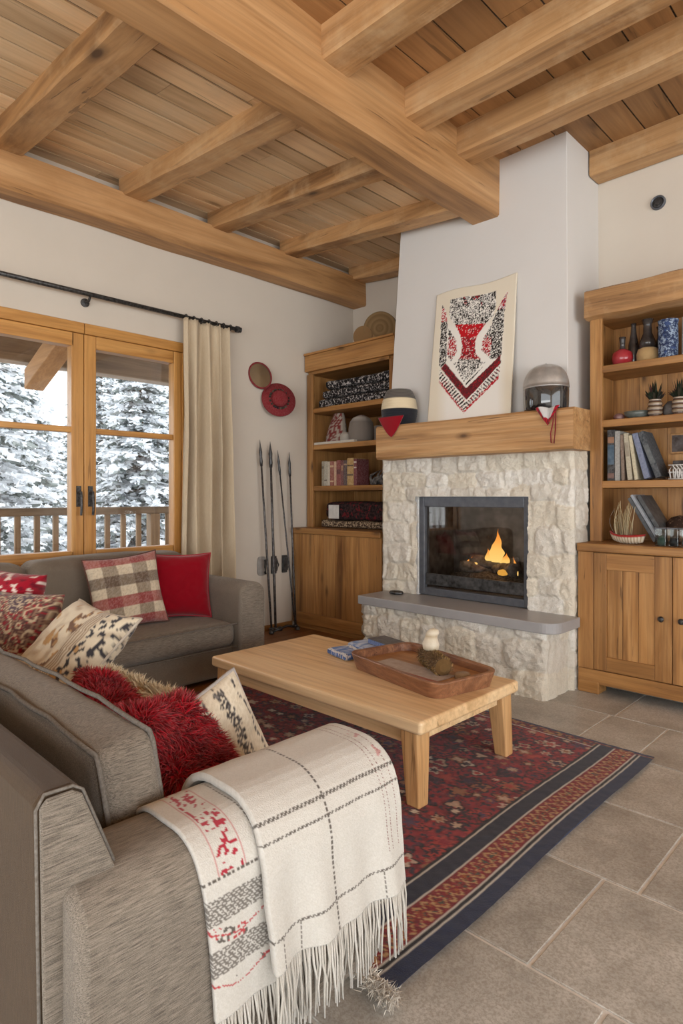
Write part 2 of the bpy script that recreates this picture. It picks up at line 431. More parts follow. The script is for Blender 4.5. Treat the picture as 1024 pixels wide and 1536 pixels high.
RJ = [(1.45, .10, 'joist overhead in the right bay, nearest the camera'), (2.20, .10, 'right bay joist nearest the camera, at the top edge of the photo'),
      (2.86, .105, 'second right bay joist, between the nearest one and the chimney joist'),
      (3.38, .10, 'joist just in front of the white chimney breast'), (4.21, .085, 'joist against the rear wall above the right bookcase')]
for y, w, lab in RJ[1:]:
    timber('ceiling_joist', (-2.20 if y < 4 else -1.70, y-w, 3.365), (XE, y+w, ZR+.002), M['beam_x'], 'x', lab, 'right bay ceiling joists')

# ------------------------------------------------------------------ window
win = struct(empty('window_1', (XL, (WY0+WY1)/2, WZ0)))
b = MB(); X0, X1 = XL-.10, XL+.015
b.box((X0, WY0, WZ1-.075), (X1, 1.823, WZ1)).box((X0, 1.827, WZ1-.075), (X1, WY1, WZ1))
b.build('window_head', M['pine_y'], win, bevel=.004)
for ya, yb in ((WY1-.04, WY1), (WY0, WY0+.06)): MB().box((X0, ya, WZ0), (X1, yb, WZ1-.076)).build('window_jamb', M['pine_z'], win, bevel=.004)
box1('window_sill', M['pine_y'], (XL-.16, WY0, WZ0), (XL+.03, WY1, WZ0+.05), win)
def sash(y0, y1, label, hy):
    s = MB().box((X0+.02, y0, WZ0+.052), (X1-.012, y0+.085, WZ1-.077)).box((X0+.02, y1-.085+.02*(y1>2), WZ0+.052), (X1-.012, y1, WZ1-.077))
    f = s.build('sash', M['pine_z'], win, bevel=.005); f['label'] = label
    h = MB().box((X0+.02, y0+.085, WZ1-.17), (X1-.012, y1-.07, WZ1-.077)).box((X0+.02, y0+.085, WZ0+.052), (X1-.012, y1-.07, WZ0+.12)).box((X0+.03, y0+.085, 1.648), (X1-.02, y1-.07, 1.688))
    h.build('sash_rail', M['pine_y'], f, bevel=.004)
    MB().box((X0+.045, y0+.08, WZ0+.1), (X0+.051, y1-.06, WZ1-.15)).build('pane', M['glass'], f)
    g = MB().box((X1-.012, hy-.016, 1.13), (X1-.004, hy+.016, 1.275))
    g.tube([(X1-.006,hy,1.23),(X1+.035,hy,1.23),(X1+.042,hy,1.20),(X1+.042,hy,1.12),(X1+.035,hy,1.07)], .009)
    g.build('handle', M['iron'], f, auto=40)
sash(1.075, 1.823, 'inward opening sash with black lever', 1.785)
sash(1.827, 2.597, 'sash beside the curtain with black lever', 1.868)

# ------------------------------------------------------------------ curtain and rod
rod = thing('curtain_rod', (XL+.09, 1.6, 2.60), 'black iron curtain rod across the top of the window', 'curtain rod')
MB().tube([(XL+.09, .2, 2.605), (XL+.09, 3.06, 2.605)], .016, 12).build('rod', M['iron'], rod, smooth=True)
MB().lathe([(.016,0),(.027,.004),(.027,.03),(.018,.036),(.022,.05),(.0,.055)], 16, TR((XL+.09,3.06,2.605), rx=-PI/2)).build('finial', M['iron'], rod, auto=40)
for yb in (1.83, 2.98, .3):
    MB().tube([(XL, yb, 2.565), (XL+.07, yb, 2.565), (XL+.09, yb, 2.59)], .009).lathe([(.03,0),(.03,.012),(.01,.016)], 16, TR((XL,yb,2.565), ry=PI/2)).build('bracket', M['iron'], rod, auto=40)
for k in range(7):
    yk = 2.585 + k*.07
    MB().tube([(XL+.09+.022*math.cos(t), yk, 2.605+.022*math.sin(t)) for t in [2*PI*i/14 for i in range(14)]], .004, 6, closed=True).build('ring', M['iron'], rod, smooth=True)
def curt(u, v):
    top = 1-v
    y = 2.545 + u*(.47 + .07*v) - .035*v + .012*math.sin(u*23)
    amp = .020 + .044*min(1, v*2.6)
    ph = u*2*PI*4.6 + .5*math.sin(v*3) + .6*math.sin(u*9)
    x = XL + .105 + amp*math.sin(ph) + .012*math.sin(u*11 + v*5) + .006*noise.noise(Vector((u*8, v*5, 2)))
    return (x, y + .008*math.cos(ph*1.0), 2.585 - v*2.57 + (.012*abs(math.sin(ph*2)) if v < .02 else 0))
o = MB().grid(curt, 150, 60).build('curtain', M['curtain'], smooth=True, solid=.003)
tag(o, 'cream linen curtain hanging in pleats beside the window', 'curtain')

# ------------------------------------------------------------------ outside: balcony, eaves, snow, firs
struct(box1('exterior_deck', M['ext_x'], (-6.0, -3, -.12), (XL-.22, 8, -.03), bevel=0)).name = 'balcony_floor'
rail = thing('balcony_railing', (-5.72, 2.2, 0), 'weathered wooden balcony railing outside the window', 'railing')
MB().box((-5.77, -2.5, 1.03), (-5.67, 7.5, 1.10)).build('handrail', M['ext_y'], rail, bevel=.008)
MB().box((-5.75, -2.5, .10), (-5.69, 7.5, .17)).build('bottom_rail', M['ext_y'], rail, bevel=.006)
for k in range(54):
    yb = -1.2 + k*.16
    if abs((yb-3.08) % 3.2) < .05 or abs((yb-3.08) % 3.2) > 3.15: 
        MB().box((-5.77, yb-.05, -.03), (-5.67, yb+.05, 1.03)).build('railing_post', M['ext_z'], rail, bevel=.006)
    else:
        MB().box((-5.735, yb-.024, .17), (-5.705, yb+.024, 1.03)).build('baluster', M['ext_z'], rail, bevel=.004)
tag(MB().box((-6.3,-3,2.455),(-6.12,8.5,2.72)).build('eave_beam', M['ext_y'], bevel=.012), 'grey weathered eave beam outside above the balcony', 'beam')
b = MB().hexa([(-5.62,1.86,2.12),(-4.55,1.86,2.52),(-4.55,2.02,2.52),(-5.62,2.02,2.12)], [(-5.62,1.86,2.29),(-4.55,1.86,2.69),(-4.55,2.02,2.69),(-5.62,2.02,2.29)])
tag(b.build('roof_brace', M['ext_x'], bevel=.01), 'sloping timber brace under the eaves seen through the window', 'beam')
struct(MB().box((-6.9,-3,2.74),(XL-.2,8.5,2.80)).build('exterior_eaves', M['ext_x'])).name = 'roof_eaves'
def hill(u, v):
    x = -6.8 - u*60; y = -30 + v*75
    return (x, y, -3.2 + .10*max(0, -x-12) + .9*noise.noise(Vector((x*.09, y*.09, 0))))
struct(MB().grid(hill, 50, 60).build('terrain_snow', M['snow'], smooth=True))
fir_f = attr('snowy_fir', .95, 30, .2, 0)
def fir_mesh(h, rad, seed):
    r = random.Random(seed); b = MB(); n_wh = 34
    for w in range(n_wh):
        f = w/(n_wh-1); z = h*(.06 + .92*f); L = rad*(1-f)**.85 + .12
        nb = 13 if f < .7 else 8
        for k in range(nb):
            az = 2*PI*(k + r.random()*.6)/nb + w*.7
            LL = L*r.uniform(.75, 1.08); droop = .30 + .12*r.random()
            d = Vector((math.cos(az), math.sin(az), 0)); s = Vector((-d.y, d.x, 0))
            m = max(5, int(LL*8.5))
            for q in range(m):
                t = (q+.8)/m; p = d*LL*t + Vector((0,0,z - droop*LL*t**1.3 + .1*LL*t**3))
                for side in (-1, 1, 0):
                    for rep in range(4):
                        ln = (.10 + .08*(1-t*.5))*r.uniform(.6,1.25)
                        dirv = (d*.55 + s*side*r.uniform(.5,1.0) + Vector((0,0,r.uniform(-.45,.15)))).normalized()
                        wv = dirv.cross(Vector((0,0,1))).normalized()*ln*.15 + Vector((0,0,r.uniform(-.04,.04)))
                        a = p + Vector((r.uniform(-.06,.06), r.uniform(-.06,.06), r.uniform(-.05,.05)))
                        e = a + dirv*ln
                        snow = r.random() < .72
                        c = lin(*([235,238,242] if snow else r.choice([(112,120,118),(126,134,132),(92,102,100),(146,152,150)])))
                        lift = Vector((0,0,.03 if snow else -.02))
                        b.add([a-wv+lift, a+wv+lift, e+wv*.5+lift, e-wv*.5+lift], [(0,1,2,3)], None, c)
    return b
def make_fir(h, rad, seed, loc, label):
    root = thing('fir_tree', loc, label, 'tree', 'snowy firs outside the window')
    fo = fir_mesh(h, rad, seed).build('foliage', fir_f, None, origin=(0,0,0)); fo.parent = root; fo.location = (0,0,0)
    tr = MB().tube([(0,0,-.4),(0,0,h*.5),(0,0,h*.97)], [.18,.11,.02], 8).build('trunk', M['log'], None, origin=(0,0,0), smooth=True); tr.parent = root; tr.location = (0,0,0)
    return root
t1 = make_fir(8.6, 2.2, 3, (-10.2, 2.5, -3.3), 'tall snowy fir close behind the railing in the left window sash')
t2 = make_fir(7.6, 2.1, 9, (-11.3, 5.9, -3.2), 'snowy fir close behind the railing in the right window sash')
spots = [(-15.6,4.6,-2.9,1.1,t1,'taller snowy fir between and behind the two near firs'), (-15.9,8.9,-2.8,1.05,t2,'snowy fir half hidden by the curtain edge of the right sash'),
         (-14.6,-.6,-3.0,1.0,t2,'snowy fir at the outer edge of the left sash'), (-20.4,9.2,-2.3,1.1,t1,'distant snowy fir rising behind the right sash'),
         (-20.2,4.6,-2.3,1.1,t2,'distant snowy fir rising behind the left sash')]
for x, y, z, s, src, lab in spots:
    c = copy_tree(src); c.location = (x,y,z); c.scale = (s,s,s); c.rotation_euler = (0,0,R.uniform(0,6)); c['label'] = lab

# ------------------------------------------------------------------ camera, light, view
cam = bpy.data.cameras.new('camera'); co = bpy.data.objects.new('camera', cam); COL.objects.link(co)
co.location = (0,0,1.2); co.rotation_euler = (PI/2, 0, math.atan2(.699,.715))
cam.sensor_fit = 'VERTICAL'; cam.sensor_height = 36; cam.sensor_width = 24; cam.lens = 36*921/1536; cam.shift_y = -23/1536; cam.clip_start = .05
SC.camera = co
w = bpy.data.worlds.new('sky'); SC.world = w; w.use_nodes = True
bg = w.node_tree.nodes['Background']; bg.inputs[0].default_value = (.93,.97,1,1); bg.inputs[1].default_value = 3.6
def area(name, loc, rot, sx, sy, power, col, portal=False):
    l = bpy.data.lights.new(name, 'AREA'); l.shape = 'RECTANGLE'; l.size = sx; l.size_y = sy; l.energy = power; l.color = col
    if portal: l.cycles.is_portal = True
    o = bpy.data.objects.new(name, l); COL.objects.link(o); o.location = loc; o.rotation_euler = rot; return o
area('window_portal', (XL-.15, (WY0+WY1)/2, (WZ0+WZ1)/2), (0, -PI/2, 0), WZ1-WZ0, WY1-WY0, 1, (1,1,1), True)
area('right_fill_light', (XE-.05, .5, 1.25), (0, PI/2+.80, 0), 1.6, 5.6, 190, (1,.99,.97))  # added fill lamp, tilted up to brighten the ceiling; its window is assumed
area('near_fill_light', (.2, YN+.05, 1.1), (PI/2+.58, 0, 0), 5.4, 1.5, 100, (1,.99,.97))  # second added fill lamp, behind the camera, also tilted up
sun = bpy.data.lights.new('overcast_sun', 'SUN'); sun.energy = 4.5; sun.angle = math.radians(40); sun.color = (1,.97,.93)
so = bpy.data.objects.new('overcast_sun', sun); COL.objects.link(so); so.rotation_euler = Vector((.80, .12, -.42)).to_track_quat('-Z', 'Y').to_euler()
SC.view_settings.view_transform = 'Standard'; SC.view_settings.look = 'None'; SC.view_settings.gamma = 1; SC.view_settings.exposure = -0.15
SC.view_settings.use_curve_mapping = False
SC.render.engine = 'CYCLES'
cy = SC.cycles; cy.use_denoising = True; cy.max_bounces = 7; cy.diffuse_bounces = 4; cy.transparent_max_bounces = 10; cy.sample_clamp_indirect = 6; cy.caustics_reflective = False; cy.caustics_refractive = False
# ------------------------------------------------------------------ chimney and fireplace
SX0, SX1, SY = -3.19, -1.62, 3.72         # stone surround
OX0, OX1, OZ0, OZ1 = -2.835, -1.93, .465, 1.20
b = MB()
b.hexa([(-3.19,3.80,1.60),(-1.70,3.80,1.60),(-1.70,YR+.1,1.60),(-3.19,YB,1.60)], [(-3.04,3.80,3.56),(-1.71,3.80,3.56),(-1.71,YR+.1,3.56),(-3.04,YB,3.56)])
b.box((-3.17,3.78,0),(-2.87,YB-.1,1.6)).box((-1.90,3.78,0),(-1.66,YR+.05,1.6)).box((-2.87,3.78,1.24),(-1.90,YR,1.6)).box((-2.87,3.78,0),(-1.90,YR,.42)).box((-2.87,YR-.05,.42),(-1.90,YR,1.24))
struct(b.build('wall_chimney', M['hood'], bevel=.004))

fp = thing('fireplace', (-2.4, 3.6, 0), 'cream stone fireplace with grey hearth slab and oak mantel beam', 'fireplace')
# irregular coursed stones: list of rounded cells over a (u,z) field
def stones(u0, u1, z0, z1, seed, h=.105):
    r = random.Random(seed); cells = []; z = z0; 
    while z < z1:
        hh = h*r.uniform(.7,1.35); u = u0 - r.uniform(0,.1)
        while u < u1:
            ww = hh*r.uniform(.8,2.1)
            cells.append((u+ww/2 , z+hh/2 + r.uniform(-.02,.02), ww/2, hh/2, r.uniform(-.5,.5), r.uniform(-.6,.6), r.random(), r.random()))
            u += ww
        z += hh
    return cells
def stone_height(cells, u, z):
    wz = Vector((u*5, z*5, 3.1)); wob = noise.noise_vector(wz)*.022
    u2, z2 = u + wob.x, z + wob.y
    best = 9; sec = 9; bc = None
    for c in cells:
        du = (u2-c[0])/c[2]; dz = (z2-c[1])/c[3]
        if abs(du) > 1.9 or abs(dz) > 1.9: continue
        d = (abs(du)**3 + abs(dz)**3)**(1/3)
        if d < best: sec = best; best = d; bc = c
        elif d < sec: sec = d
    if bc is None: return 0, .5
    du = (u2-bc[0])/bc[2]; dz = (z2-bc[1])/bc[3]
    edge = max(0, min(1, (sec-best)*2.2)); e = edge*edge*(3-2*edge)
    h = .42*e + .42*(bc[4]*du + bc[5]*dz)*e + .45*(bc[6]-.5)*e
    h += .50*noise.fractal(Vector((u*11, z*11, 1.7)), 1, 2, 5) + .22*noise.noise(Vector((u*60, z*60, .3)))
    return h, bc[7]
STC = [lin(242,236,224), lin(235,227,210), lin(246,242,233), lin(232,226,214), lin(239,230,212)]
def stone_face(name, parent, fn, u0, u1, z0, z1, seed, amp=.03, res=.0085, hole=None, h=.135):
    cells = stones(u0, u1, z0, z1, seed, h); nu, nv = int((u1-u0)/res), int((z1-z0)/res)
    vals = {}
    def pt(a, c):
        u, z = u0+(u1-u0)*a, z0+(z1-z0)*c
        hh, k = stone_height(cells, u, z)
        # fold towards the block at the free ends so the outline closes
        vals[(a, c)] = (hh, k)
        return fn(u, z, hh*amp)
    def colf(a, c):
        hh, k = vals[(a, c)]
        base = STC[int(k*4.99)]
        return base
    mb = MB().grid(pt, nu, nv, colf, skip=hole)
    return mb.build(name, M['stone'], parent, smooth=True)
zt = 1.50
hole = lambda a, c: (OX0 < SX0+(SX1-SX0)*a < OX1) and (OZ0-.2 < c*zt < OZ1+.005)
def wrapf(u, z, h):           # front face wraps round both corners
    w = .05
    if u > SX1 - .0: return (SX1 + h*.6 - .015, SY + (u-SX1) + .01, z)
    if u < SX0 + .0: return (SX0 - h*.6 + .015, SY - (u-SX0) + .01, z)
    k = min(1, (SX1-u)/.03, (u-SX0)/.03); return (u, SY - h*k + .01*(1-k), z)
def holew(a, c):
    u = SX0-.2 + (SX1-SX0+.4)*a
    return (OX0 < u < OX1) and (.30 < c*zt < OZ1+.005)
sur = stone_face('stone_surround', fp, wrapf, SX0-.2, SX1+.2, 0, zt, 4, hole=holew)
b = MB()                                   # returns around the opening
b.box((OX0-.03,SY+.012,OZ0-.1),(OX0,SY+.12,OZ1+.03)).box((OX1,SY+.012,OZ0-.1),(OX1+.03,SY+.12,OZ1+.03)).box((OX0,SY+.012,OZ1),(OX1,SY+.12,OZ1+.03))
b.build('opening_lining', M['stone'], sur)
HX0, HX1, HY = -3.11, -1.655, 3.42
def hearthf(u, z, h):
    if u > HX1: return (HX1 + h*.4 - .005, HY + (u-HX1) + .005, z)
    if u < HX0: return (HX0 - h, HY - (u-HX0) + .005, z)
    k = min(1, (HX1-u)/.02, (u-HX0)/.02); return (u, HY - h*k + .005*(1-k), z)
stone_face('hearth_base', fp, hearthf, HX0-.3, HX1+.3, 0, .40, 11, amp=.036, h=.15)
# slab with rounded right end
sl = []
x0, x1, y0, y1 = -3.13, -1.585, 3.375, 3.735
sl += [(x0, y0), ]
rr = .10
for k in range(9):
    t = -PI/2 + k*PI/16; sl.append((x1-rr+rr*math.cos(t), y0+rr+rr*math.sin(t)))
sl += [(x1, y1-.02), (-1.93, y1), (-1.93, SY+.07), (OX0, SY+.07), (OX0, y1), (x0, y1)]
MB().prism(sl, .398, .462, 'z').build('hearth_slab', M['slab'], fp, bevel=.006)
# mantel beam
mb = MB(); n = 40
rings = []
for k in range(n+1):
    x = -3.10 + (1.54)*k/n; ring = []
    for (y, z) in ((3.55,1.50),(3.55,1.72),(3.565,1.735),(3.80,1.735),(3.80,1.485),(3.565,1.485)):
        w = noise.noise_vector(Vector((x*4, y*6, z*6))); e = 1 if 0 < k < n else .6
        ring.append((x + (w.x*.006), y + w.y*.006*e, z + w.z*.005))
    rings.append(ring)
vs = [p for r in rings for p in r]
fs = [(k*6+i, k*6+(i+1)%6, (k+1)*6+(i+1)%6, (k+1)*6+i) for k in range(n) for i in range(6)] + [tuple(range(6)), tuple(range(n*6, n*6+6))]
mb.add(vs, fs).build('mantel', M['mantel'], fp, auto=30)
# firebox insert
ins = MB().box((OX0,SY+.02,OZ0),(OX0+.05,SY+.07,OZ1)).box((OX1-.045,SY+.02,OZ0),(OX1,SY+.07,OZ1)).box((OX0+.05,SY+.02,OZ1-.075),(OX1-.045,SY+.07,OZ1)).box((OX0+.05,SY+.02,OZ0),(OX1-.045,SY+.07,OZ0+.055))
ins = ins.build('firebox_frame', M['frame_metal'], fp, bevel=.005)
b = MB().box((OX0+.01,SY+.07,OZ0+.03),(OX0+.03,4.18,OZ1)).box((OX1-.03,SY+.07,OZ0+.03),(OX1-.01,4.18,OZ1)).box((OX0,4.16,OZ0),(OX1,4.19,OZ1)).box((OX0,SY+.07,OZ1-.02),(OX1,4.18,OZ1)).box((OX0,SY+.07,OZ0+.02),(OX1,4.18,OZ0+.05))
b.build('firebox_liner', M['firebrick'], ins)
MB().box((OX0+.05,SY+.05,OZ0+.055),(OX1-.045,SY+.056,OZ1-.075)).build('fire_glass', M['fireglass'], ins)
MB().box((OX0+.05,SY+.035,OZ0+.075),(OX1-.045,SY+.05,OZ0+.16)).build('door_bar', M['blackp'], ins, bevel=.004)
def ashf(u, v):
    x = OX0+.06+u*.78; y = 3.86+v*.27
    return (x, y, OZ0+.10 + .09*math.sin(PI*u)**.7*math.sin(PI*max(.02,min(.98,v)))**.6 + .018*noise.noise(Vector((x*18,y*18,0))))
MB().grid(ashf, 40, 16).build('ash_bed', M['ash'], fp, smooth=True)
def chunk(loc, L, r, rz, ry, seed):
    pts = [(-L/2 + L*k/8, .012*noise.noise(Vector((k*.7, seed, 0))), .012*noise.noise(Vector((k*.7, seed, 5)))) for k in range(9)]
    b = MB().tube(pts, [r*(1+.18*noise.noise(Vector((k*1.3, seed, 2)))) for k in range(9)], 14, TR(loc, rz, ry=ry))
    return b.build('fire_log', M['charlog'], smooth=True)
LG = 'logs burning in the firebox'
tag(chunk((-2.34,3.99,.715), .36, .05, .2, .03, 1), 'long charred log across the back of the fire', 'log', LG)
tag(chunk((-2.22,3.93,.685), .24, .045, -.5, -.08, 5), 'short charred log on the right of the fire', 'log', LG)
tag(chunk((-2.47,3.93,.68), .22, .04, .7, .1, 9), 'short charred log on the left of the fire', 'log', LG)
fm = emit('flame_light', None, 2.0)
def flame(loc, h, r, lean, seed, label):
    b = MB(); n = 18; rings = []; cols = []
    for k in range(n+1):
        t = k/n; rad = r*(math.sin(PI*min(1,t*.9+.12))**.8)*(1-t)**1.05*1.5 + .0006
        rings.append((rad, h*t)); cols.append(mixc(mixc((1.0,.66,.20),(1,.36,.03), t), (.75,.14,.01), max(0,t-.4)))
    for (r_, z) in [None]*0: pass
    s0 = len(b.v); b.lathe(rings, 14, None, cols, 1, .45)
    b.v = [(x*(1+.35*noise.noise(Vector((seed, z*22, x*20)))) + lean*z*z/h + .016*noise.noise(Vector((seed, z*14, 0)))*min(1,z*9), y + .01*noise.noise(Vector((z*15, seed, 3))), z) for x, y, z in b.v]
    b.v = [(x+loc[0], y+loc[1], z+loc[2]) for x, y, z in b.v]
    return tag(b.build('flame', fm, smooth=True), label, 'flame', 'flames of the fire')
flame((-2.285,3.93,.73), .24, .054, .05, 1, 'tallest pointed orange flame in the middle of the fire')
flame((-2.345,3.94,.735), .09, .045, -.2, 2, 'low flame leaning left beside the tallest flame')
flame((-2.225,3.94,.72), .08, .04, .2, 7, 'low flame on the right flank of the tallest flame')
flame((-2.52,3.92,.675), .085, .03, .5, 3, 'small flame at the left end of the fire')
flame((-2.45,3.92,.70), .045, .02, .3, 8, 'tiny flame between the left flame and the tall flame')
flame((-2.115,3.90,.65), .13, .022, -.2, 4, 'thin flame at the right end of the fire')
b = MB().lathe([(.001,0),(.03,.006),(.038,.02),(.03,.038),(.001,.046)], 16, TR((-2.20,3.865,.645)), (1,.5,.08))
tag(b.build('ember', emit('ember_glow', None, 1.3), smooth=True), 'round glowing ember below the flames', 'ember')
l = bpy.data.lights.new('fire_light', 'POINT'); l.energy = 1.6; l.color = (1,.5,.18); l.shadow_soft_size = .08
o = bpy.data.objects.new('fire_light', l); COL.objects.link(o); o.location = (-2.3, 3.82, .86)

# remote on the slab
b = MB(); b.lathe([(.03,0),(.055,.004),(.06,.014),(.05,.026),(.02,.032)], 24, TR((-2.95,3.61,.462), .3), None, 1.0, .6)
tag(b.build('remote_control', M['gloss_black'], smooth=True), 'small glossy black gadget on the left end of the grey hearth slab', 'remote')
# tapestry leaning on the chimney
def inpoly(x, y, P):
    c = False; j = len(P)-1
    for i in range(len(P)):
        if (P[i][1] > y) != (P[j][1] > y) and x < (P[j][0]-P[i][0])*(y-P[i][1])/(P[j][1]-P[i][1]) + P[i][0]: c = not c
        j = i
    return c
HG = [(240,280),(465,235),(690,185),(690,330),(670,430),(590,510),(520,610),(495,690),(500,790),(575,880),(420,1065),(305,890),(355,830),(372,720),(350,620),(300,530),(235,450)]
PL = [(150,320),(195,390),(212,480),(215,880),(160,935),(138,905)]
PR = [(795,200),(770,380),(735,815),(730,850),(640,850),(655,480),(715,350)]
TL_ = [(228,550),(310,680),(318,780),(262,875),(222,820)]
TR_ = [(652,510),(570,650),(555,760),(640,850)]
VB = [(205,890),(420,1130),(730,820),(732,900),(425,1245),(160,940)]
VD = [(150,955),(425,1262),(728,915),(718,1010),(400,1350),(142,1045)]
VI = [(142,1045),(400,1350),(718,1010),(716,1045),(400,1372),(142,1070)]
DH = [(300,880),(420,1080),(590,880),(610,880),(420,1110),(280,885)]
rt = random.Random(21)
cr = lin(224,214,194); wh = lin(232,228,220); bk = lin(44,38,36); rd = lin(176,24,36); dr = lin(104,30,36)
def tapc(s, t):
    ty = 1-t
    xl = 90 - 60*ty; xr = 878 - 70*ty
    x = xl + (xr-xl)*s; yt = 225 - 190*s; yb = 1462 - 62*s; y = yt + (yb-yt)*ty
    r = rt.random()
    base = mixc(cr, wh, max(0, min(1, (x-120)/120))*max(0, min(1,(780-x)/80))*max(0,min(1,(y-380)/200)))
    if inpoly(x,y,VI): return rd if r < .85 else wh
    if inpoly(x,y,VB): return dr if r < .7 else (bk if r < .88 else rd)
    if inpoly(x,y,DH): return bk if (int((x+y)/22) % 2 == 0 and r < .85) else wh
    if inpoly(x,y,VD): return bk if (int((x*.9+y*(1 if x<420 else -1))/20) % 2 == 0 and r < .8) else (rd if r > .93 else wh)
    if inpoly(x,y,HG):
        if y < 515 - .08*(x-400):
            blot = noise.noise(Vector((x/70, y/70, 0)))
            return (bk if r < .48+.35*blot else (rd if (blot > .25 and r < .9 and y < 340 and x > 380 and x < 560) else wh))
        if y < 640: return lin(190,16,28) if r < .86 else (bk if r < .93 else wh)
        if y < 850: return rd if r < .6 else (dr if r < .8 else (bk if r < .9 else wh))
        return bk if r < .55 else wh
    if inpoly(x,y,PL): return (rd if r < .55 else wh) if y < 490 and y > 360 else (bk if r < .68 else wh)
    if inpoly(x,y,PR): return (rd if r < .5 else (lin(70,50,90) if r < .7 else wh)) if y < 370 else (bk if r < .7 else wh)
    for P_, cx, cy in ((TL_,272,745),(TR_,600,720)):
        if inpoly(x,y,P_):
            d = math.hypot((x-cx)/45, (y-cy)/75)
            return rd if r < .95-.55*d else (bk if r < .6 else wh)
    return base
def tapp(s, t):
    bow = .018*math.sin(PI*s)*(1-t)*.6 - .03*(1-t)**2*(s-.5)*0
    return (-2.705 + .655*s - .012*(1-t)*(1-s)*2 + .0*(t), 3.70 + .088*t - bow + .004*noise.noise(Vector((s*3,t*3,1))), 1.742 + .965*t + .01*math.sin(s*7)*t)
o = MB().grid(tapp, 120, 180, tapc).build('wall_hanging', M['canvas'], smooth=True, solid=.012)
tag(o, 'cream textile panel with red and black dotted emblem leaning on the chimney above the mantel', 'wall hanging')
# striped beanie on the left end of the mantel
bn = thing('knit_hat', (-2.965,3.665,1.735), 'striped barrel shaped knit hat on the left end of the mantel', 'hat')
prof = []; cols = []
NB = 48
for k in range(NB+1):
    t = k/NB; z = .275*t; r = .116 + .024*math.sin(PI*t) - .022*t**3
    if t > .985: r *= .95
    r += .0022*math.sin(k*2.1); prof.append((r, z))
    sp = rt.random()
    cols.append(lin(36,38,44) if t < .44 else lin(216,200,168) if t < .73 else (lin(108,102,96) if k % 2 else lin(70,66,62)))
prof.append((.02,.272)); cols.append(lin(60,58,56))
MB().lathe(prof, 48, TR((-2.965,3.665,1.737)), cols).build('hat_body', M['wool'], bn, smooth=True)
def flap(u, v):     # red pointed flap folded over the mantel edge
    w = (1-v)**.75*.145; x = -2.945 + (u-.5)*2*w*.85 + .01*v; z = 1.800 - .155*v
    y = 3.535 - .012*math.sin(PI*u)*(1-v) - (.002 + .006*v)
    return (x, y, z)
MB().grid(flap, 16, 20, lambda u, v: lin(140,8,26) if v > .0 else lin(40,38,44)).build('red_flap', M['wool'], bn, smooth=True, solid=.012)
# ski helmet
hm = thing('helmet', (-1.785,3.67,1.737), 'ski helmet with silver ribbed dome and glossy black lower half on the mantel', 'helmet')
pr = [(.128,0),(.138,.01),(.140,.06),(.141,.12),(.139,.142)]
MB().lathe(pr, 48, TR((-1.785,3.67,1.737)), None, 1, .88).build('visor', M['gloss_black'], hm, auto=40)
pr = [(.142,.142),(.144,.150)] + [(.143*math.cos(a)**.75 if a < PI/2-.01 else .004, .150+.145*math.sin(a)) for a in [PI/2*k/12 for k in range(13)]]
b = MB().lathe(pr, 64, None, None, 1, .88)
b.v = [(x*(1+.010*math.cos(12*math.atan2(y,x))*min(1,(z-.14)*20)), y*(1+.010*math.cos(12*math.atan2(y,x))*min(1,(z-.14)*20)), z) for x,y,z in b.v]
b.v = [(x-1.785, y+3.67, z+1.737) for x,y,z in b.v]
b.build('dome', M['silver'], hm, smooth=True)
MB().lathe([(.014,0),(.014,.006),(.004,.01)],16,TR((-1.785,3.67,2.028))).build('top_button', M['iron'], hm, auto=40)
# bandana and cord over the mantel edge
bd = thing('bandana', (-1.67,3.54,1.60), 'small white and red bandana with a red cord hanging over the mantel edge', 'bandana')
def ban(u, v):
    w = (1-v)*.075 + .002; return (-1.705 + (u-.5)*2*w, 3.532 - .010*math.sin(u*9)*(1-v) - .004, 1.742 - .105*v + .006*math.sin(u*8))
def banc(u, v): return lin(196,194,192) if (abs(u-.5) < .34 and v < .62) else (lin(168,24,40) if (int(u*14+v*9) % 3) else lin(60,30,34))
MB().grid(ban, 24, 18, banc).build('bandana_cloth', M['wool'], bd, smooth=True, solid=.006)
MB().tube([(-1.665,3.525,1.72),(-1.668,3.522,1.65),(-1.685,3.524,1.58),(-1.682,3.526,1.525),(-1.665,3.526,1.52),(-1.655,3.524,1.60),(-1.652,3.524,1.72)], .004, 6).build('cord', M['red_felt'], bd, smooth=True)
def topflat(u, v): return (-1.70+(u-.5)*.14, 3.56+.05*v, 1.743+.004*math.sin(u*9+v*4))
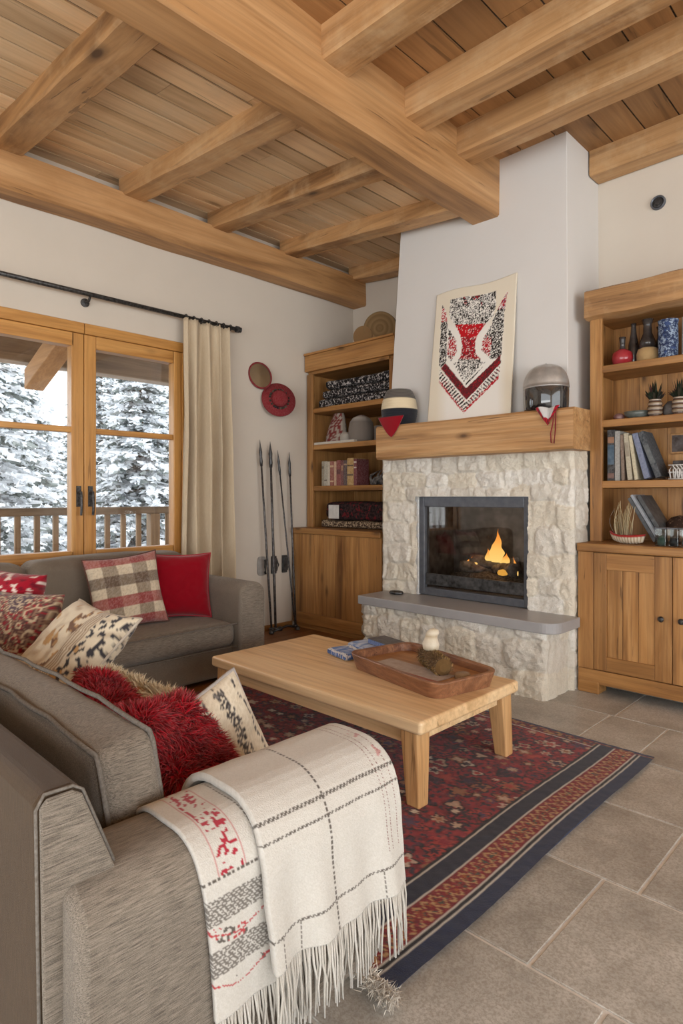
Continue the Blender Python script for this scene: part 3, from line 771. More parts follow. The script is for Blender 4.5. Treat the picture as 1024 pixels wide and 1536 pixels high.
# ------------------------------------------------------------------ bookcases
FL, FU = 3.75, 3.93          # front planes: lower cabinet, upper shelves
ZC = .915
def knob(p, loc): 
    return MB().lathe([(.006,0),(.006,.012),(.015,.018),(.017,.026),(.011,.033),(.001,.035)], 18, TR(loc, rx=PI/2)).build('knob', M['iron'], p, smooth=True)
def bookcase(x0, x1, yb, label, framed):
    c = thing('bookcase', ((x0+x1)/2, FL+.2, 0), label, 'bookcase')
    b = MB().hexa([(x0,FL+.03,.14),(x1,FL+.03,.14),(x1,yb,.14),(x0,yb,.14)],[(x0,FL+.03,.864),(x1,FL+.03,.864),(x1,yb,.864),(x0,yb,.864)])
    b.build('cabinet_body', M['oak_z'], c, bevel=.002)
    MB().box((x0 - (.0 if framed else 0), FL-.02, .865), (x1, yb, ZC)).build('worktop', M['oak_x'], c, bevel=.006)
    if framed:
        MB().box((x0,FL,.06),(x1,FL+.04,.145)).build('base_rail', M['oak_x'], c, bevel=.004)
        for xa in (x0, x1-.13): MB().box((xa,FL-.005,0),(xa+.13,FL+.12,.075)).build('foot', M['oak_x'], c, bevel=.006)
        MB().box((x0,FL,.147),(x0+.095,FL+.022,.863)).build('stile', M['oak_z'], c, bevel=.003)
        MB().box((x1-.08,FL,.147),(x1,FL+.022,.863)).build('stile', M['oak_z'], c, bevel=.003)
        dw = (x1-.08-(x0+.097))/2
        for k in range(2):
            a = x0+.097+k*dw+.002; e = a+dw-.004; z0, z1 = .15, .86
            fr = MB().box((a,FL-.002,z0),(a+.075,FL+.02,z1)).box((e-.09,FL-.002,z0),(e,FL+.02,z1)).build('door', M['oak_z'], c, bevel=.003)
            for za, zb in ((z1-.10,z1),(z0,z0+.085)): MB().box((a+.075,FL-.002,za),(e-.09,FL+.02,zb)).build('door_rail', M['oak_x'], fr, bevel=.003)
            p = MB(); n = 3; w = (e-.09-a-.075)/n
            for q in range(n): p.box((a+.075+q*w+.001,FL+.010,z0+.08),(a+.075+(q+1)*w-.001,FL+.02,z1-.09))
            p.build('door_panel', M['oak_pl'], fr, bevel=.002)
            knob(fr, (e-.05 if k == 0 else a+.05, FL-.002, .51))
    else:
        MB().box((x0,FL,.05),(x1,FL+.03,.15)).build('base_rail', M['oak_x'], c, bevel=.004)
        MB().box((x0,FL+.03,0),(x1,FL+.06,.06)).build('plinth', M['oak_x'], c)
        xs = [x0, x0+.555, x1]
        for a, e in zip(xs, xs[1:]):
            p = MB(); n = 4; w = (e-a-.004)/n
            for q in range(n): p.box((a+.002+q*w+.0006,FL,.152),(a+.002+(q+1)*w-.0006,FL+.02,.863))
            p.build('door', M['oak_pl'], c, bevel=.0015)
    # upper shelves
    tz = 2.35
    for xa, xb in ((x0, x0+.075), (x1-.075, x1)): MB().box((xa,FU,ZC),(xb,FU+.03,tz)).build('upright', M['oak_z'], c, bevel=.004)
    for xa, xb in ((x0,x0+.022),(x1-.022,x1)): MB().box((xa,FU+.03,ZC),(xb,yb,tz)).build('side_panel', M['oak_z'], c)
    b = MB(); n = int((x1-x0)/.16); w = (x1-x0-.044)/n
    for q in range(n): b.box((x0+.022+q*w+.001,yb-.022,ZC),(x0+.022+(q+1)*w-.001,yb-.006,tz))
    b.build('back_panel', M['oak_pl'], c)
    for z in (1.30, 1.685, 2.03):
        MB().box((x0+.022,FU+.012,z-.045),(x1-.022,yb-.022,z)).build('shelf', M['oak_x'], c, bevel=.004)
    if framed:
        mb = MB(); nn = 24; rings = []
        for k in range(nn+1):
            x = x0-.012 + (x1-x0+.03)*k/nn; ring = []
            for (y, z) in ((FU-.06,2.335),(FU-.055,2.50),(FU-.02,2.515),(FU+.06,2.515),(FU+.06,2.325),(FU-.03,2.325)):
                wv = noise.noise_vector(Vector((x*5,y*5,z*5))); ring.append((x, y+wv.y*.008, z+wv.z*.008))
            rings.append(ring)
        mb.add([p for r in rings for p in r], [(k*6+i,k*6+(i+1)%6,(k+1)*6+(i+1)%6,(k+1)*6+i) for k in range(nn) for i in range(6)] + [tuple(range(6)), tuple(range(nn*6,nn*6+6))])
        mb.build('crown', M['beam_x'], c, auto=30)
        MB().box((x0,FU+.06,2.33),(x1,yb,2.36)).build('top_board', M['oak_x'], c)
    else:
        MB().box((x0-.004,FU-.025,2.375),(x1,FU+.02,2.525)).box((x0-.004,FU-.04,2.525),(x1,FU+.02,2.545)).build('crown', M['oak_x'], c, bevel=.004)
        MB().box((x0,FU+.02,2.35),(x1,yb,2.54)).build('top_board', M['oak_x'], c)
        MB().box((x0+.075,FU,2.345),(x1-.075,FU+.02,2.375)).build('crown_lip', M['oak_x'], c, bevel=.003)
    return c
bookcase(-4.30, -3.215, YB-.01, 'tall oak bookcase with plank doors between the white wall and the fireplace', False)
bookcase(-1.615, -.56, YR-.01, 'oak bookcase with panelled knob doors to the right of the fireplace', True)

# ---- books
def book(x, y, z, th, h, d, lean, cover, page, label, group, bands=None):
    c = thing('book', (x, y, z), label, 'book', group)
    Mx = TR((x,y,z), ry=lean)
    m = plain('book_cloth', cover, .7, 0, 80, .2)
    b = MB().box((0,0,0),(.004,d,h),Mx).box((th-.004,0,0),(th,d,h),Mx).box((.004,0,0),(th-.004,.005,h),Mx)
    b.build('cover', m, c, bevel=.0012, bseg=1)
    MB().box((.0042,.006,.005),(th-.0042,d-.004,h-.005),Mx).build('pages', M['paper'], c)
    if bands:
        for zz, hh, cc in bands: MB().box((.003,-.0012,zz*h),(th-.003,0,(zz+hh)*h),Mx).build('spine_band', plain('band', cc, .6), c)
    return c
M['paper'] = plain('paper', lin(206,196,176), .9, 0, 120, .12)
G = 'books in the left bookcase'
bl = [(.022,.23,lin(150,140,120),'beige book at the wall end of the left bookcase row',[(.7,.1,lin(96,84,70))]),
      (.028,.228,lin(178,170,152),'pale grey book second in the left bookcase row',[(.2,.05,lin(110,100,90))]),
      (.022,.222,lin(196,186,166),'cream book third in the left bookcase row',None),
      (.036,.225,lin(150,84,66),'faded brick red book in the left bookcase row',[(.75,.08,lin(200,170,130)),(.15,.06,lin(200,170,130))]),
      (.020,.222,lin(196,160,130),'thin peach book in the left bookcase row',None),
      (.038,.232,lin(136,62,54),'thick red book in the left bookcase row',[(.45,.18,lin(92,36,34))]),
      (.022,.226,lin(108,52,46),'narrow maroon book in the left bookcase row',[(.6,.2,lin(160,120,90))]),
      (.030,.228,lin(84,60,56),'dark brown book in the left bookcase row',[(.8,.06,lin(170,140,110))]),
      (.055,.245,lin(182,146,86),'tallest mustard book in the left bookcase row',[(.70,.05,lin(80,56,34)),(.35,.07,lin(96,70,40))]),
      (.026,.235,lin(110,34,38),'red spotted book at the fireplace end of the row',[(.85,.05,lin(210,200,190)),(.65,.05,lin(210,200,190))])]
x = -4.15
for th, h, col, lab, bands in bl:
    book(x, 3.98, 1.301, th*1.42, h, .16, 0, col, None, lab, G, bands); x += th*1.42 + .0025
G = 'books in the right bookcase'
br = [(.045,.325,0,lin(34,30,30),'dark book with blue spine panel at the end of the right row',[(.32,.38,lin(66,92,112)),(.74,.12,lin(150,104,70)),(.05,.1,lin(110,70,54))],.052),
      (.030,.315,0,lin(160,158,152),'tall pale grey book next to the blue panelled one',None,.034),
      (.018,.29,.03,lin(126,104,86),'thin brown book in the right bookcase row',None,.022),
      (.028,.295,.09,lin(186,176,152),'cream book leaning in the right bookcase row',[(.5,.3,lin(150,140,120))],.034),
      (.020,.28,.13,lin(200,190,160),'slim yellowish book leaning in the right bookcase row',None,.036),
      (.034,.29,.25,lin(112,122,150),'blue grey book leaning steeply in the right row',None,.046),
      (.034,.30,.36,lin(44,52,60),'dark mottled book leaning at the open end of the row',[(.3,.4,lin(84,90,92))],.0)]
xs = [-1.528, -1.478, -1.445, -1.435, -1.412, -1.400, -1.372]
xs = [-1.530, -1.480, -1.446, -1.4405, -1.420, -1.407, -1.384]
# lean to the left: tops rest towards the uprights
px = -1.532
for k, (th, h, ln, col, lab, bands, nx) in enumerate(br):
    base = px
    book(base + (h*math.sin(ln) if ln else 0)*0 , 4.0, 1.301 + th*math.sin(ln), th, h, .17, -ln, col, None, lab, G, bands)
    nextlean = br[k+1][2] if k+1 < len(br) else 0
    hn = br[k+1][1] if k+1 < len(br) else 0
    px = base + th/math.cos(ln) + hn*(math.sin(nextlean)-math.sin(ln))*.98 + .002

# ---- left bookcase contents
def soft_slab(x0, x1, y0, y1, z0, z1, seed, mat, name, label, cat, group=None, r=.3):
    def f(u, v):    # folded cloth: rounded rectangle swept along x
        a = 2*PI*v; cx, cz = math.cos(a), math.sin(a); p = .45
        yy = (y0+y1)/2 - (y1-y0)/2*math.copysign(abs(cx)**p, cx); zz = (z0+z1)/2 + (z1-z0)/2*math.copysign(abs(cz)**p, cz)
        e = min(1, min(u,1-u)/.03 + .0)**.5 if min(u,1-u) < .03 else 1
        yy = (y0+y1)/2 + (yy-(y0+y1)/2)*(.85+.15*e); zz = (z0+z1)/2 + (zz-(z0+z1)/2)*e
        w = noise.noise(Vector((u*4+seed, v*5, seed)))*.010
        return (x0+(x1-x0)*u, yy - abs(w), max(z0, zz + (w if zz > z0+.01 else 0)))
    return tag(MB().grid(f, 40, 40).build(name, mat, smooth=True), label, cat, group)
G = 'folded blankets on the top shelf'
for k, lab in enumerate(('folded black and white knit blanket at the bottom of the top shelf stack', 'folded black and white knit blanket in the middle of the stack', 'folded black and white knit blanket on top of the stack')):
    soft_slab(-4.20+.04*k, -3.30-.015*k, 3.97+.01*k, 4.32, 2.031+.082*k, 2.111+.082*k, k*3.1, M['knit_bw'], 'folded_blanket', lab, 'blanket', G)
b = MB()
def bonnet(u, v):
    a = 2*PI*u; w = 1-.55*v**1.6; return (-4.06 + .125*w*math.cos(a) + .04*v, 4.08 + .07*w*math.sin(a), 1.715 + .26*v**.9)
b.grid(bonnet, 32, 20, lambda u, v: (lin(166,156,144) if noise.noise(Vector((u*62, v*34, 1))) > .08 else lin(116,46,44)) if not (.0 < u < .10 or u > .93) else lin(140,132,120))
b.v += []; o = b.build('patterned_pouch', M['textile'], smooth=True)
tag(o, 'red and white patterned pouch standing on the second shelf', 'pouch')
b = MB().lathe([(.10,0),(.112,.03),(.115,.12),(.105,.18),(.075,.22),(.03,.245),(.001,.25)], 40, TR((-3.74,4.08,1.687)), [lin(128,120,112)]*4+[lin(190,184,176),lin(150,120,116),lin(120,90,90)])
b.v = [(x + .006*math.cos(18*math.atan2(y-4.08, x+3.74)), y, z) for x, y, z in b.v]
tag(b.build('knit_hat', M['textile'], smooth=True), 'grey ribbed knit hat standing upright on the second shelf', 'hat')
tag(MB().lathe([(.04,0),(.055,.02),(.052,.06),(.03,.085),(.001,.09)], 24, TR((-3.915,4.06,1.706)), lin(176,170,160)).build('wool_ball', M['textile'], smooth=True), 'small cream ball of wool beside the grey knit hat', 'wool ball')
tag(MB().lathe([(.05,0),(.055,.01),(.055,.13),(.05,.135)], 24, TR((-3.53,4.10,1.687)), [lin(110,104,98)]*4).build('ribbed_jar', M['textile'], auto=40), 'grey ribbed jar behind the mantel end on the second shelf', 'jar')
mg = thing('magazine', (-3.96,4.0,1.686), 'flat pale magazine lying at the front of the second shelf', 'magazine')
MB().box((-4.225,3.945,1.686),(-3.70,4.20,1.690)).box((-4.225,3.945,1.702),(-3.70,4.20,1.706)).build('cover', M['white_paint'], mg)
MB().box((-4.222,3.95,1.690),(-3.703,4.195,1.702)).build('pages', M['paper'], mg)
# dried root beside the books
b = MB(); rr = random.Random(4)
for k in range(22):
    a = rr.uniform(0, PI); L = rr.uniform(.06,.16); x0 = rr.uniform(-3.60,-3.36); tw = rr.uniform(-1,1)
    b.tube([(x0, 4.05+rr.uniform(-.05,.05), 1.31), (x0+L*.4*math.cos(a), 4.03+.03*tw, 1.31+L*.5*math.sin(a)+.02), (x0+L*math.cos(a)*.9, 4.05-.03*tw, 1.31+L*.95*math.sin(a)+.01)], [.014,.012,.004], 7)
tag(b.build('dried_root', plain('root_brown', lin(58,46,38), .85, 0, 40, .3, .5, 60), smooth=True), 'tangled dark dried root beside the books in the left bookcase', 'root')
soft_slab(-4.16,-3.26,3.965,4.30,.916,.985,2.2,M['knit_tan'],'folded_blanket','tan speckled blanket folded on the worktop of the left bookcase','blanket','blankets on the left worktop')
soft_slab(-4.10,-3.27,3.975,4.30,.985,1.155,7.7,M['knit_dark'],'folded_blanket','dark red and black checked blanket on the tan one','blanket','blankets on the left worktop')
tag(box1('paper_tag', M['white_paint'], (-4.03,3.952,1.00),(-3.90,3.957,1.125), bevel=.001), 'blank white paper tag in front of the dark checked blanket', 'tag')
# log slice on top of the left bookcase
lg = thing('log_slice', (-3.60,4.17,2.541), 'round log slice with a cut face on top of the left bookcase', 'log')
LM = TR((-3.60,4.20,2.541+.15), rz=.50, rx=PI/2)
pr = [(.148,-.09),(.153,-.05),(.151,.0),(.154,.05),(.149,.09)]
MB().lathe(pr, 40, LM).build('bark', M['log'], lg, auto=40)
rings = [(.001,.0925)] + [(.0147*k, .0925+.0006*(k%2)) for k in range(1,11)]
cl = [lin(120,92,60)]+[mixc(lin(134,108,74), lin(112,88,58), (k%3)/2) for k in range(1,11)]
MB().lathe(rings[::-1], 40, LM, cl[::-1]).build('cut_face', M['textile'], lg)
o = MB().lathe([(.09,-.015),(.094,0),(.09,.015)], 32, TR((-3.70,4.06,2.541+.093), rz=.35, rx=PI/2), [lin(130,100,66)]*3).build('wood_disc', M['textile'], auto=40)
tag(o, 'smaller wooden disc leaning in front of the log slice', 'wood disc')

# ---- right bookcase contents
rv = thing('vase', (-1.46,4.06,2.03), 'small round red vase with a dark neck on the top right shelf', 'vase')
MB().lathe([(.03,0),(.055,.012),(.064,.05),(.058,.085),(.03,.105),(.017,.112)], 32, TR((-1.46,4.06,2.031))).build('vase_body', M['red_glaze'], rv, smooth=True)
MB().lathe([(.017,.112),(.016,.14),(.019,.17),(.021,.186),(.016,.186)], 24, TR((-1.46,4.06,2.031))).build('vase_neck', M['dark_glass'], rv, smooth=True)
tag(MB().lathe([(.028,0),(.032,.01),(.031,.14),(.018,.21),(.014,.26),(.018,.275),(.012,.275)], 24, TR((-1.412,4.12,2.031))).build('bottle', M['dark_glass'], smooth=True), 'tall slim dark bottle behind the red vase', 'bottle')
j = thing('jar', (-1.315,4.08,2.03), 'squat cream jar with a black bottle neck beside the tall bottle', 'jar')
MB().lathe([(.045,0),(.062,.015),(.064,.06),(.055,.09),(.035,.10)], 28, TR((-1.315,4.08,2.031)), [lin(176,146,102)]*5).build('jar_body', M['textile'], j, smooth=True)
MB().lathe([(.05,.098),(.045,.14),(.026,.19),(.024,.24),(.034,.275),(.028,.275)], 24, TR((-1.315,4.08,2.031))).build('jar_neck', M['dark_glass'], j, smooth=True)
tag(MB().lathe([(.05,0),(.06,.02),(.052,.10),(.028,.17),(.026,.22),(.033,.24)], 24, TR((-1.262,4.18,2.031))).build('pitcher', M['dark_glass'], smooth=True), 'dark pitcher in the shade behind the blue speckled vase', 'pitcher')
M['blue_speck'] = speckle('blue_speckle', lin(28,42,76), lin(140,156,176), 70, .52, .06, lin(44,64,108), .5)
tag(MB().lathe([(.048,0),(.053,.01),(.056,.10),(.053,.21),(.058,.235),(.050,.235)], 36, TR((-1.185,4.04,2.031))).build('vase', M['blue_speck'], auto=40), 'tall blue and white speckled vase on the top right shelf', 'vase')
tag(MB().lathe([(.05,0),(.058,.02),(.055,.25),(.05,.25)], 30, TR((-1.068,4.10,2.031)), [lin(196,194,188)]*4).build('vase', M['textile'], auto=40), 'pale grey vase beside the blue speckled vase', 'vase')
def pot(x, lab):
    p = thing('potted_plant', (x,4.05,1.685), lab, 'plant', 'striped pots on the second right shelf')
    pr = []; cl = []
    for k in range(25):
        t = k/24; pr.append((.034+.008*math.sin(PI*t)+.002*(1 if k%6<3 else -1), .110*t)); cl.append([lin(156,136,116),lin(150,140,110),lin(84,40,38),lin(100,84,66),lin(50,38,34),lin(176,160,146)][k%6])
    pr += [(.033,.111),(.012,.104)]; cl += [lin(40,30,24)]*2
    MB().lathe(pr, 32, TR((x,4.05,1.686)), cl).build('pot', M['stripe_pot'], p, smooth=True)
    b = MB(); rq = random.Random(int(x*100))
    for k in range(140):
        a = rq.uniform(0,2*PI); r = rq.uniform(0,.045); L = rq.uniform(.02,.06) if k > 8 else rq.uniform(.09,.13); tz = rq.uniform(-.35,.35)
        p0 = Vector((x+r*.7*math.cos(a),4.05+r*.7*math.sin(a),1.797)); p1 = p0+Vector((math.cos(a)*r*.8, math.sin(a)*r*.8, L)); s = Vector((-math.sin(a+tz),math.cos(a+tz),0))*.006
        b.add([p0-s,p0+s,(p0+p1)/2+s*1.2+Vector((0,0,.006)),p1,(p0+p1)/2-s*1.2], [(0,1,2,4),(2,3,4)], None, lin(*rq.choice([(30,36,24),(46,40,28),(60,30,28),(38,46,30)])))
    b.build('foliage', M['textile'], p)
M['stripe_pot'] = attr('striped_glaze', .25, 60, .15, .1, 0, .6)
pot(-1.262, 'striped pot with dark spiky plant, further from the blue grey books corner'); 
pot(-1.125, 'striped pot with dark plant at the open right end of the second shelf')
COL.objects['potted_plant']['label'] = 'striped pot with a spiky dark plant beside the green bowl'
tag(MB().lathe([(.03,0),(.07,.022),(.08,.05),(.074,.05),(.03,.02)], 28, TR((-1.375,4.08,1.686))).build('bowl', plain('green_glaze', lin(52,66,54), .3, 0, 14, .3, 0), smooth=True), 'low dark green bowl on the second right shelf', 'bowl')
tag(MB().lathe([(.02,0),(.034,.012),(.034,.032),(.02,.046),(.001,.05)], 20, TR((-1.485,4.07,1.686))).build('trinket', plain('red_brown_glaze', lin(110,44,30), .3, 0, 20, .3, 0), smooth=True), 'small red brown trinket at the left end of the second right shelf', 'trinket')
tag(MB().lathe([(.03,0),(.048,.03),(.045,.07),(.02,.10),(.001,.105)], 20, TR((-1.192,4.12,1.686))).build('gourd', plain('gourd_brown', lin(52,36,24), .6, 0, 20, .3), smooth=True), 'dark brown gourd between the two striped pots', 'gourd')
fr = thing('picture_frame', (-1.19,4.25,1.48), 'small dark frame hanging on the back of the third right shelf', 'frame')
MB().box((-1.235,4.245,1.47),(-1.135,4.268,1.60)).build('frame', M['oak_z'], fr, bevel=.003)
MB().box((-1.222,4.242,1.483),(-1.148,4.246,1.587)).build('picture', plain('frame_dark', lin(62,44,36), .6), fr)
# white wire basket
wb = thing('basket', (-1.085,4.03,1.301), 'small white woven basket on a dark box on the third right shelf', 'basket')
bb = MB()
for k in range(9):
    a0 = -1.155 + k*.020
    bb.tube([(a0, 3.985, 1.303), (a0-.006, 3.98, 1.36), (a0+.012, 3.98, 1.385), (a0+.03, 3.98, 1.36), (a0+.024, 3.985, 1.303)], .0045, 6)
for z in (1.306, 1.345, 1.388): bb.tube([(-1.165,3.984,z),(-1.165,4.07,z),(-.985,4.07,z),(-.985,3.984,z)], .005, 6, closed=True)
bb.build('weave', M['white_paint'], wb, smooth=True)
MB().box((-1.155,3.995,1.302),(-.995,4.06,1.385)).build('lining', plain('basket_lining', lin(120,104,86), .9), wb, bevel=.01)
tag(box1('dark_box', plain('box_dark', lin(40,28,22), .6), (-1.175,4.09,1.301),(-.97,4.22,1.42), bevel=.004), 'dark wooden box behind the white woven basket', 'box')
# boat-shaped basket with dried twigs
bt = thing('twig_basket', (-1.36,3.84,ZC), 'boat shaped white basket with red edge holding dried twigs on the right worktop', 'basket')
def boat(u, v):
    t = u*2-1; hw = .052*(1-abs(t)**2.5)**.6; a = (v-.5)*PI
    lift = .022*abs(t)**2.2*(1 if t < 0 else .4)
    return (-1.355 + t*.105*(.8+.2*abs(2*v-1)), 3.85 + hw*math.sin(a), ZC+.002 + .052*(1-math.cos(a)) *1.0 + lift + .002*math.sin(u*60)*math.cos(a))
MB().grid(boat, 60, 20, lambda u, v: lin(150,40,36) if abs(v-.5) > .42 else (lin(206,194,172) if int(u*36)%3 else lin(168,150,124))).build('hull', M['textile'], bt, smooth=True, solid=.006)
MB().lathe([(.088,0),(.09,.004),(.02,.012)], 24, TR((-1.355,3.85,ZC+.044)), [lin(140,44,36),lin(120,52,40),lin(150,60,44)], 1, .5).build('filling', M['textile'], bt)
b = MB(); rq = random.Random(8)
for k in range(34):
    x0 = -1.375+rq.uniform(-.045,.04); y0 = 3.85+rq.uniform(-.02,.02); h = rq.uniform(.10,.22)
    b.tube([(x0,y0,ZC+.05),(x0+rq.uniform(-.012,.012),y0,ZC+.05+h*.5),(x0+rq.uniform(-.03,.025),y0+rq.uniform(-.02,.02),ZC+.05+h)], [.0028,.0022,.0014], 5, None, lin(*rq.choice([(170,150,112),(140,124,92),(188,172,138)])))
b.tube([(-1.43+.0*k-.03*math.sin(PI*k/8), 3.85, ZC+.06+.15*k/8) for k in range(9)], .0018, 5, None, lin(120,110,96))
b.build('twigs', M['textile'], bt, smooth=True)
# leaning boards and frames
def lean_board(name, x, th, L, y0, y1, z0, ang, mat, label):
    return tag(MB().box((0,y0,0),(th,y1,L),TR((x,0,z0+th*math.sin(ang)),ry=-ang)).build(name, mat, bevel=.002), label, 'album', 'albums leaning on the right worktop')
lean_board('photo_album', -1.235, .022, .30, 3.93, 4.12, ZC+.001, .52, plain('album_slate', lin(50,56,62), .5), 'slate grey album, leftmost of the leaning stack behind the twigs')
lean_board('photo_album', -1.205, .016, .325, 3.925, 4.14, ZC+.001, .52, plain('album_silver', lin(140,146,154), .4), 'silver edged album in the middle of the leaning stack')
lean_board('photo_album', -1.182, .024, .31, 3.95, 4.16, ZC+.001, .52, plain('album_black', lin(40,42,44), .45), 'black album on the right of the leaning stack')
tag(MB().lathe([(.001,0),(.05,.012),(.078,.05),(.085,.085),(.076,.125),(.045,.158),(.001,.17)], 32, TR((-1.145,4.13,ZC+.001)), None).build('wicker_ball', speckle('wicker_brown', lin(52,36,28), lin(120,92,72), 40, .6, .05), smooth=True), 'dark brown wicker ball behind the small glass boxes', 'ball')
for k, (x, lab) in enumerate(((-1.160,'small clear glass box nearest the leaning albums'),(-1.095,'small clear glass box holding a dark shape'),(-1.030,'small clear glass box at the outer end of the trio'))):
    g = thing('glass_box', (x,3.84,ZC), lab, 'glass box', 'glass boxes on the right worktop')
    MB().box((x-.028,3.81,ZC+.001),(x+.028,3.87,ZC+.10)).build('box', M['boxglass'] if 'boxglass' in M else M.setdefault('boxglass', glassy('box_glass', (.80,.84,.84), .12)), g, bevel=.002)
    MB().box((x-.030,3.808,ZC+.10),(x+.030,3.872,ZC+.107)).build('lid', M['frame_metal'], g, bevel=.001)
    MB().lathe([(.02,0),(.026,.02),(.018,.05),(.001,.06)], 16, TR((x,3.84,ZC+.003)), None).build('contents', plain('box_inside', [lin(60,90,76),lin(34,34,36),lin(120,120,116)][k], .7), g, smooth=True)
# round vent high on the rear wall
vt = thing('wall_vent', (-1.32,YR,3.07), 'round dark vent high on the rear wall above the right bookcase', 'vent')
VM = TR((-1.32,YR,3.112), rx=PI/2)
MB().lathe([(.046,0),(.046,.012),(.040,.02),(.034,.014),(.034,.004)], 32, VM, caps=False).build('rim', M['frame_metal'], vt, auto=40)
MB().lathe([(.034,.002),(.030,.010),(.020,.012),(.018,.016),(.001,.018)], 24, VM).build('cap', M['iron'], vt, auto=40)

# ------------------------------------------------------------------ left wall: hat, mirror, ski poles
HM = frame((XL+.085,3.53,2.065), (.86,-.36,.22), (0,0,1))
ht = thing('felt_hat', (XL,3.53,2.065), 'round red felt hat hanging on the white wall above the ski poles', 'hat')
MB().lathe([(.150,-.004),(.158,.0),(.156,.006),(.085,.014),(.078,.022)], 40, HM).build('brim', M['red_felt'], ht, smooth=True)
MB().lathe([(.080,.014),(.074,.05),(.052,.064),(.001,.068)], 32, HM).build('crown', M['red_felt'], ht, smooth=True)
b = MB(); 
for k in range(26):
    a = 2*PI*k/26 + .2*R.random(); rr_ = .088
    if 0.25 < a < .6: continue
    b.lathe([(.001,0),(.009,.004),(.010,.010),(.001,.018)], 8, HM @ Matrix.Translation((rr_*math.cos(a), rr_*math.sin(a), .012)), lin(*R.choice([(44,40,34),(60,54,44),(90,80,64),(34,34,38)])))
b.build('hat_band', M['textile'], ht, smooth=True)
MB().tube([(XL,3.53,2.11),(XL+.04,3.53,2.105),tuple(HM @ Vector((0,0,.004)))], .008, 8).build('wall_peg', M['iron'], ht, smooth=True)
mr = thing('hand_mirror', (XL,3.35,2.27), 'oval mirror with a red rim beside the red felt hat', 'mirror')
MM = frame((XL+.035,3.36,2.265), (.90,-.30,.05), (.0,-.5,.85))
MB().lathe([(.11,-.012),(.122,-.004),(.122,.006),(.110,.012),(.108,.004)], 40, MM, None, .86, 1, caps=False).build('mirror_rim', M['red_felt'], mr, smooth=True)
MB().lathe([(.110,.002),(.001,.0035)], 40, MM, None, .86, 1).build('mirror_face', M['mirror'], mr)
MB().tube([tuple(MM @ Vector((0,-.11,-.004))), (XL+.03,3.42,2.15), (XL+.02,3.46,2.10)], .012, 8).build('handle', M['red_felt'], mr, smooth=True)
def pole(p0, p1, label, basket=True, thick=.010):
    c = thing('ski_pole', p0, label, 'ski pole', 'ski poles against the wall')
    p0 = Vector(p0); p1 = Vector(p1); d = p1-p0; L = d.length
    MB().tube([p0, p0+d*.25, p0+d*.6, p0+d*.90], [thick*.9,thick,thick*.95,thick*.8], 10).build('shaft', M['pole'], c, smooth=True)
    MB().tube([p0+d*.86, p0+d*.885, p0+d*.91, p0+d*.935, p0+d*.96, p1], [thick*1.1,thick*1.5,thick*1.2,thick*1.5,thick*.8,.001], 10).build('grip', M['blackp'], c, smooth=True)
    if basket: MB().lathe([(.008,0),(.026,.006),(.022,.014),(.008,.02)], 14, TR(p0+Vector((0,0,.004)))).build('foot_cap', M['blackp'], c, smooth=True)
M['pole'] = plain('pole_graphite', lin(46,38,34), .4, .4, 50, .2)
pole((-4.20,3.42,.03), (-4.27,3.345,1.70), 'ski pole nearest the sofa, tallest of the four by the wall')
pole((-4.18,3.45,.03), (-4.27,3.46,1.69), 'ski pole second from the sofa with a thick black grip', thick=.012)
pole((-4.16,3.66,.03), (-4.275,3.55,1.62), 'thin ski pole third from the sofa', thick=.008)
pole((-4.22,3.72,.012), (-4.28,3.69,1.61), 'ski pole standing closest to the left bookcase', basket=False, thick=.009)
st = thing('pole_stand', (-4.18,3.56,0), 'low black iron foot stand holding the ski poles', 'stand')
MB().tube([(-4.20,3.40,.02),(-4.17,3.44,.026),(-4.15,3.55,.055),(-4.15,3.67,.03)], .011, 8).tube([(-4.25,3.56,.02),(-4.15,3.55,.05)], .009, 8).build('bar', M['iron'], st, smooth=True)
for p in ((-4.19,3.41,0),(-4.15,3.68,0),(-4.25,3.56,0)): MB().lathe([(.02,0),(.024,.01),(.018,.03),(.008,.036)], 14, TR(p)).build('foot', M['blackp'], st, smooth=True)
br_ = thing('wall_bracket', (XL,3.40,.50), 'pale wall plate with a black hook behind the first ski pole', 'bracket')
MB().prism([(3.40+.05*math.copysign(abs(math.cos(t))**.5,math.cos(t)), .585+.085*math.copysign(abs(math.sin(t))**.5,math.sin(t))) for t in [2*PI*k/28 for k in range(28)]], XL, XL+.012, 'x').build('plate', M['plate'] if 'plate' in M else M.setdefault('plate', plain('plate_grey', lin(150,146,140), .5)), br_, bevel=.003)
MB().tube([(XL+.012,3.43,.63),(XL+.05,3.41,.64),(XL+.055,3.40,.58),(XL+.05,3.41,.52),(XL+.012,3.43,.53)], .009, 8).build('hook', M['blackp'], br_, smooth=True)
for y, lab in ((3.535,'black clamp block on the wall behind the middle ski poles'),(3.66,'rounded black clamp block on the wall beside the left bookcase')):
    c = thing('wall_clamp', (XL,y,.50), lab, 'clamp', 'black wall clamps')
    MB().box((XL,y-.028,.505),(XL+.02,y+.028,.665)).build('back_plate', M['blackp'], c, bevel=.006)
    MB().box((XL+.02,y-.02,.53),(XL+.05,y+.01,.645)).tube([(XL+.03,y+.02,.54),(XL+.055,y+.02,.585),(XL+.03,y+.02,.63)], .007, 6).build('jaw', M['blackp'], c, bevel=.006)
